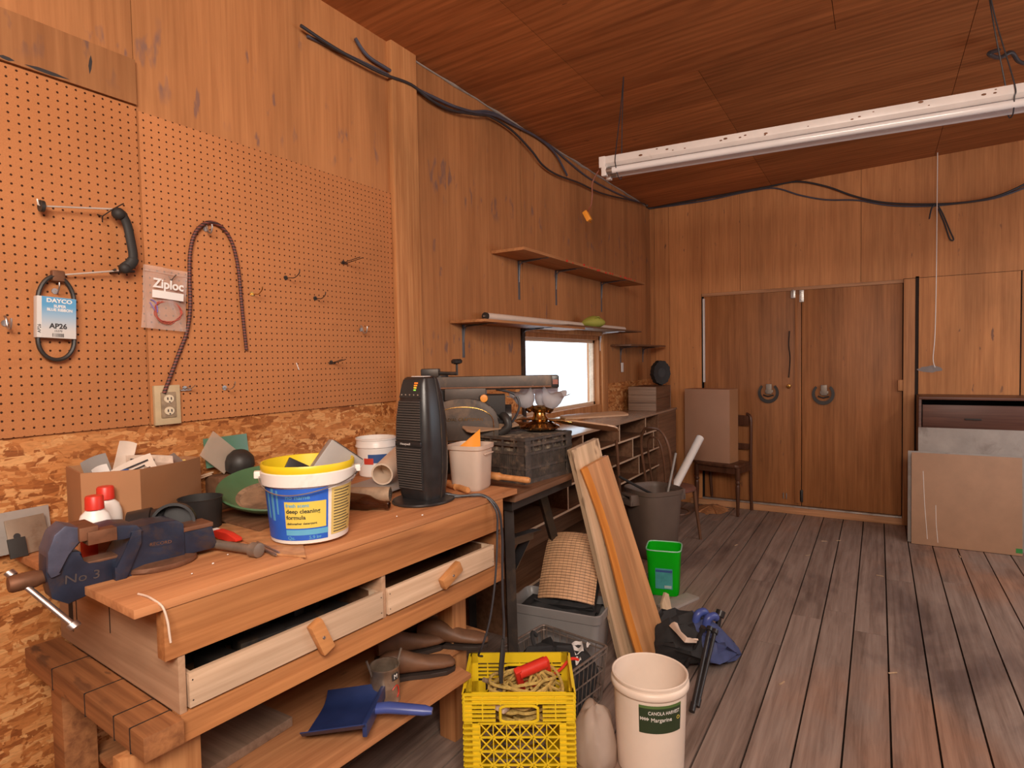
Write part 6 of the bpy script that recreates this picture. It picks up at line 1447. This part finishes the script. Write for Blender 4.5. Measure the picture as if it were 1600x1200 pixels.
def ropeobj(nm, mat, lab, n, cx_, cy_, rx, ry, z0, z1, r_, cat_='rope'):
    pts = []
    for i in range(n):
        a = i*1.05+random.uniform(-.3, .3); k_ = random.uniform(.35, 1.0); pts.append((cx_+rx*k_*math.cos(a), cy_+ry*k_*math.sin(a), z0+(z1-z0)*(i/n)+random.uniform(-.012, .012)))
    b = MB(); b.tube(spline(pts, 5), r_, 6); q2 = b.build(nm, mat); q2.matrix_world = cr; return tag(q2, lab, cat_, 'things in the yellow crate')
ropeobj('yellow_rope', 'rope', 'tangled yellow rope filling the middle of the yellow crate', 170, .025, .0, .150, .125, .20, .345, .0060)
ropeobj('grey_rope', 'rope2', 'coil of grey-brown cord at the left of the yellow crate', 26, -.125, -.06, .045, .05, .22, .300, .0058)
ropeobj('brown_rope', 'rope2', 'dark cord tangle low in the yellow crate', 60, -.0, .0, .16, .12, .04, .20, .006)
b = MB(); b.tube(spline([(-.14, .02, .33), (-.11, .03, .31), (-.07, .0, .295), (-.02, -.05, .285), (.02, -.08, .28)], 6), .009, 8); q2 = b.build('bungee_cord', 'rope2'); q2.matrix_world = cr; tag(q2, 'striped stretch cord beside the black plug in the yellow crate', 'cord', 'things in the yellow crate')
b = MB(); b.tube(spline([(.02, -.02, .30), (.07, .03, .335), (.12, .075, .35), (.15, .03, .345), (.165, -.04, .325), (.14, -.09, .30), (.08, -.06, .30), (.04, 0, .325), (.07, .06, .35), (.11, .02, .33)], 8), .0058, 7); q2 = b.build('rope_loop', 'rope'); q2.matrix_world = cr; tag(q2, 'thick loop of yellow rope over the red handles', 'rope', 'things in the yellow crate')
o = thing('red_winder', 'red plastic winder frame in the back corner of the yellow crate', 'winder'); o.matrix_world = cr @ Mt((.05, .075, .285), (R(25), R(-18), R(20)))
b = MB(); b.box((-.06, -.014, -.03), (-.034, .014, .125), bev=.006); b.box((.055, -.014, -.03), (.085, .014, .10), bev=.006); b.build('side', 'red', o)
b = MB(); b.tube([(-.045, 0, .10), (.07, 0, .082)], .023, 14); b.build('grip', 'red', o)
b = MB(); b.tube([(-.04, 0, .0), (.06, 0, .0)], .018, 14); b.build('spool', 'red', o)
b = MB(); b.box((-.02, -.045, .0), (.03, .045, .03), bev=.008); q2 = b.build('wood_float', 'cloth'); q2.matrix_world = cr @ Mt((-.085, -.095, .285), (R(10), R(8), R(60))); tag(q2, 'pale rounded piece at the front left of the yellow crate', 'block', 'things in the yellow crate')
b = MB(); b.tube(spline([(.13, .10, .30), (.17, .12, .32), (.20, .135, .345), (.22, .14, .35), (.24, .15, .34)], 5), .006, 8); q2 = b.build('red_cord_end', 'red'); q2.matrix_world = cr; tag(q2, 'short red cord end hanging over the right crate corner', 'cord', 'things in the yellow crate')

# cloudy sack between crate, basket and bucket
b = MB(); rings = []
for k_, z in ((.088, 0), (.104, .02), (.106, .07), (.099, .12), (.088, .16), (.070, .19), (.044, .207), (.012, .212)):
    rings.append([(k_*math.cos(a)*(1+.09*math.sin(2*a+12*z)+.06*math.sin(5*a-30*z)+.035*math.sin(9*a+40*z)), k_*.76*math.sin(a)*(1+.08*math.cos(3*a+18*z)+.05*math.sin(7*a+26*z)), z+.012*math.sin(3*a+1)*min(1, z/.1)) for a in [2*PI*i/40 for i in range(40)]])
b.loft(rings); q2 = b.build('plastic_sack', 'sack', loc=(2.135, .945, .0005)); q2.rotation_euler = (0, 0, R(35)); tag(q2, 'cloudy white plastic sack beside the yellow crate', 'sack')

# margarine bucket
x, y = 2.225, .752; o = thing('margarine_bucket', 'off-white open bucket with green margarine label on the floor', 'bucket', (x, y, .0004), facing(x, y))
rb = lambda z: .126+.012*min(z, .28)/.28
b = MB(); b.lathe([(0, .002), (.12, .0), (.126, .006), (rb(.28), .312), (.145, .316), (.148, .322), (.148, .336), (.145, .341), (.1405, .344), (.1405, .354), (.1445, .355), (.1445, .362), (.141, .364), (.1365, .361), (.134, .28), (.122, .008), (0, .008)], 64); b.build('pail', 'offwhite', o)
b = MB(); patch(rb, R(-17), R(53), .195, .300, .0005, b, 16); b.build('label', 'dkgreen', o)
b = MB(); patch(rb, R(-17), R(53), .290, .300, .0009, b, 16, 1); b.build('label_border', plain('leaf_green', (.08, .15, .04), .5), o)
lettering('CANOLA HARVEST', .0185, 'inkwhite', o, align='LEFT', bend=(lambda zz: rb(zz)+.0011, R(-3), .272), sx=.80)
lettering('Margarine', .021, 'inkwhite', o, align='LEFT', bend=(lambda zz: rb(zz)+.0011, R(1), .247), sx=.95)
b = MB(); b.sheet(lambda u, v: ((rb(.24)+.0014)*math.sin(R(-9)+.118*v*math.cos(2*PI*u)), -(rb(.24)+.0014)*math.cos(R(-9)+.118*v*math.cos(2*PI*u)), 0.277+.0145*v*math.sin(2*PI*u)), 24, 3, .0005); b.build('sun_emblem', plain('sun', (.80, .46, .06), .5), o)
b = MB()
for k in range(8): patch(rb, R(-15+k*1.7), R(-13.9+k*1.7), 0.244+.003*(k % 2), .256-.003*(k % 2), .0012, b, 2, 1)
b.build('flower_emblem', 'inkwhite', o)
lettering('O', .020, 'labyel', o, bend=(lambda zz: rb(zz)+.0011, R(47), .246))

# folded camp chair with blue fabric ----------------------------------------------
o = thing('folded_camp_chair', 'folded camp chair with black poles and blue fabric on floor', 'camp chair', (0, 0, 0))
ctr = V((3.08, .80, 0))
b = MB(); rings = []
for t, w, h in ((0, .015, .015), (.05, .05, .05), (.14, .10, .09), (.28, .15, .15), (.42, .18, .175), (.56, .18, .19), (.70, .165, .20), (.84, .125, .205), (.94, .08, .17), (1.0, .02, .13)):
    c = V((3.27, .615, 0)).lerp(V((2.99, 1.00, 0)), t); sd = V((.80, .60, 0))
    rings.append([c+sd*(w*math.cos(a)*(1+.10*math.sin(5*a+7*t)+.06*math.sin(11*a-13*t)))+V((0, 0, .004+max(0, h*(.5+.5*math.sin(a))*(1+.16*math.sin(6*a+9*t)+.14*abs(math.sin(9*a-5*t)))))) for a in [2*PI*i/60 for i in range(60)]])
b.mats = ['fabricb', 'fabricblue']; b.loft(rings)
for f in b.bm.faces:
    c = f.calc_center_median(); t_ = (c-V((3.27, .615, 0))).dot(V((-.28, .385, 0)))/(.28**2+.385**2); sd_ = (c-V((3.27, .615, 0))).dot(V((.80, .60, 0)))
    f.material_index = 1 if (t_ < .50 and sd_ < .02-.1*t_) or (.10 < t_ < .40 and sd_ > .05) else 0
b.build('fabric_body', None, o)
for (a_, c_) in ((ZP(1081, 1112, .012), ZP(1108, 986, .235)), (ZP(1089, 1104, .012), ZP(1116, 990, .225)), (ZP(1072, 1040, .03), ZP(1097, 985, .23))):
    b = MB(); b.tube([a_, c_], .0100, 10); b.tube([a_, a_.lerp(c_, .10)], .013, 10); b.tube([c_, c_+(c_-a_).normalized()*.02], .016, 10); b.build('pole', 'blackpl', o)
for (px, py, zc_) in ((1091, 966, .225), (1107, 973, .215)):
    p = ZP(px, py, zc_); b = MB(); b.tube(spline([p+V((-.01, .02, -.09)), p+V((-.004, .01, -.01)), p+V((.004, .0, .022)), p+V((.03, -.022, .028)), p+V((.042, -.03, .005))], 4), [.016, .018]+[.020]*13+[.017, .012], 12); b.build('foot_cap', 'bluepl', o)
p = ZP(1124, 962, .205); b = MB(); b.tube([p+V((-.03, .01, -.10)), p], .014, 10); b.tube([p+V((-.004, 0, -.004)), p+V((.014, -.006, .022))], .024, 12); b.build('pole_joint', 'blackpl', o)
q = [ZP(1046, 978, .22), ZP(1058, 990, .225), ZP(1070, 1004, .22), ZP(1088, 1004, .20)]; q2_ = [ZP(1068, 972, .26), ZP(1074, 984, .25), ZP(1080, 994, .235), ZP(1092, 1000, .22)]
def ragf(u, v):
    i_ = min(int(u*3), 2); f_ = u*3-i_; A_ = q[i_].lerp(q[i_+1], f_); B_ = q2_[i_].lerp(q2_[i_+1], f_); return A_.lerp(B_, v*(.35+.65*abs(u-.35)))+V((0, 0, .012*math.sin(PI*v)))
b = MB(); b.sheet(ragf, 12, 6, .005); tag(b.build('pale_cloth', 'cloth'), 'small pale rag lying over the folded camp chair', 'rag')

# ================================================================== RIGHT SIDE: CABINET AND BOARDS
o = thing('drawer_cabinet', 'dark walnut cabinet with a drawer against the end wall', 'cabinet', (0, 0, 0))
kx0, kx1, ky0, ky1, kz = 6.085, 6.515, -1.07, -.288, 1.200
b = MB(); b.box((kx0, ky0, kz-.022), (kx1, ky1, kz), bev=.003); b.build('top', 'walnut', o)
for yy in (ky0, ky1-.020): b = MB(); b.box((kx0, yy, 0), (kx1, yy+.020, kz-.022), bev=.002); b.build('side', 'walnut', o)
b = MB(); b.box((kx0+.02, ky0+.02, .93), (kx1, ky1-.02, .945)); b.build('deck', 'walnut', o)
b = MB(); b.box((kx1-.012, ky0+.02, 0), (kx1, ky1-.02, kz-.022)); b.build('back', 'blackmat', o)
b = MB(); b.box((kx0+.012, ky0+.026, .90), (kx0+.032, ky1-.028, 1.135), bev=.002); dr = b.build('drawer_front', 'walnut', o)
b = MB(); b.box((kx0-.004, -.71, 1.018), (kx0+.0115, -.60, 1.028), bev=.003); b.build('drawer_pull', 'blackmat', dr)
b = MB(); b.box((kx0+.012, ky0+.026, .05), (kx0+.030, ky1-.028, .895), bev=.002); b.build('lower_front', 'walnut', o)
def board(nm, mat, y0, y1, xb, xt, zt, th, lab, rots=None):
    b = MB(); d = V((xt-xb, 0, zt)); Lz = d.length; an = math.atan2(xt-xb, zt)
    b.box((0, y0, 0), (th, y1, Lz), bev=.0015); q2 = b.build(nm, mat, loc=(xb, 0, .003)); q2.rotation_euler = (0, an, 0); return tag(q2, lab, 'board', 'boards leaning on the cabinet')
board('grey_board', 'grey_sheet', -1.00, -.285, 5.992, 6.062, .945, .012, 'grey speckled board leaning on the cabinet behind the tan board')
board('thin_panel', 'grey_sheet', -.955, -.212, 5.945, 6.005, .752, .010, 'thin grey panel edge showing just left of the tan board', None)
o2 = board('tan_hardboard', 'hard', -.945, -.236, 5.900, 5.962, .745, .010, 'large tan hardboard sheet in front of the leaning boards')
b = MB()
for (ya, za, yb_, zb_) in ((-.315, .60, -.345, .05), (-.40, .33, -.415, .03)):
    b.tube([(-.0006, ya, za), (-.0006, (ya*.5+yb_*.5)+.004, (za+zb_)/2), (-.0006, yb_, zb_)], .0020, 5)
b.build('scratch', 'inkwhite', o2)
b = MB(); b.box((-.001, -.945, .02), (.0, -.905, .055)); b.build('green_tape', plain('green_tape', (.03, .25, .05), .5), o2)
# bits of litter on the open floor
random.seed(5)
for i, (px, py) in enumerate(((1288, 846), (1310, 845), (1262, 868), (1150, 852), (1395, 1052), (1222, 1068), (1500, 870), (1375, 900))):
    p = ZP(px, py, 0); b = MB(); a = random.uniform(0, 3); b.box((-.022, -.003, 0), (.022, .003, .004), Mt((0, 0, 0), (0, 0, a))); tag(b.build('wood_splinter', 'plank1', loc=(p.x, p.y, .0005)), 'tiny pale wood splinter lying on the grey plank floor', 'splinter', 'splinters on the floor')
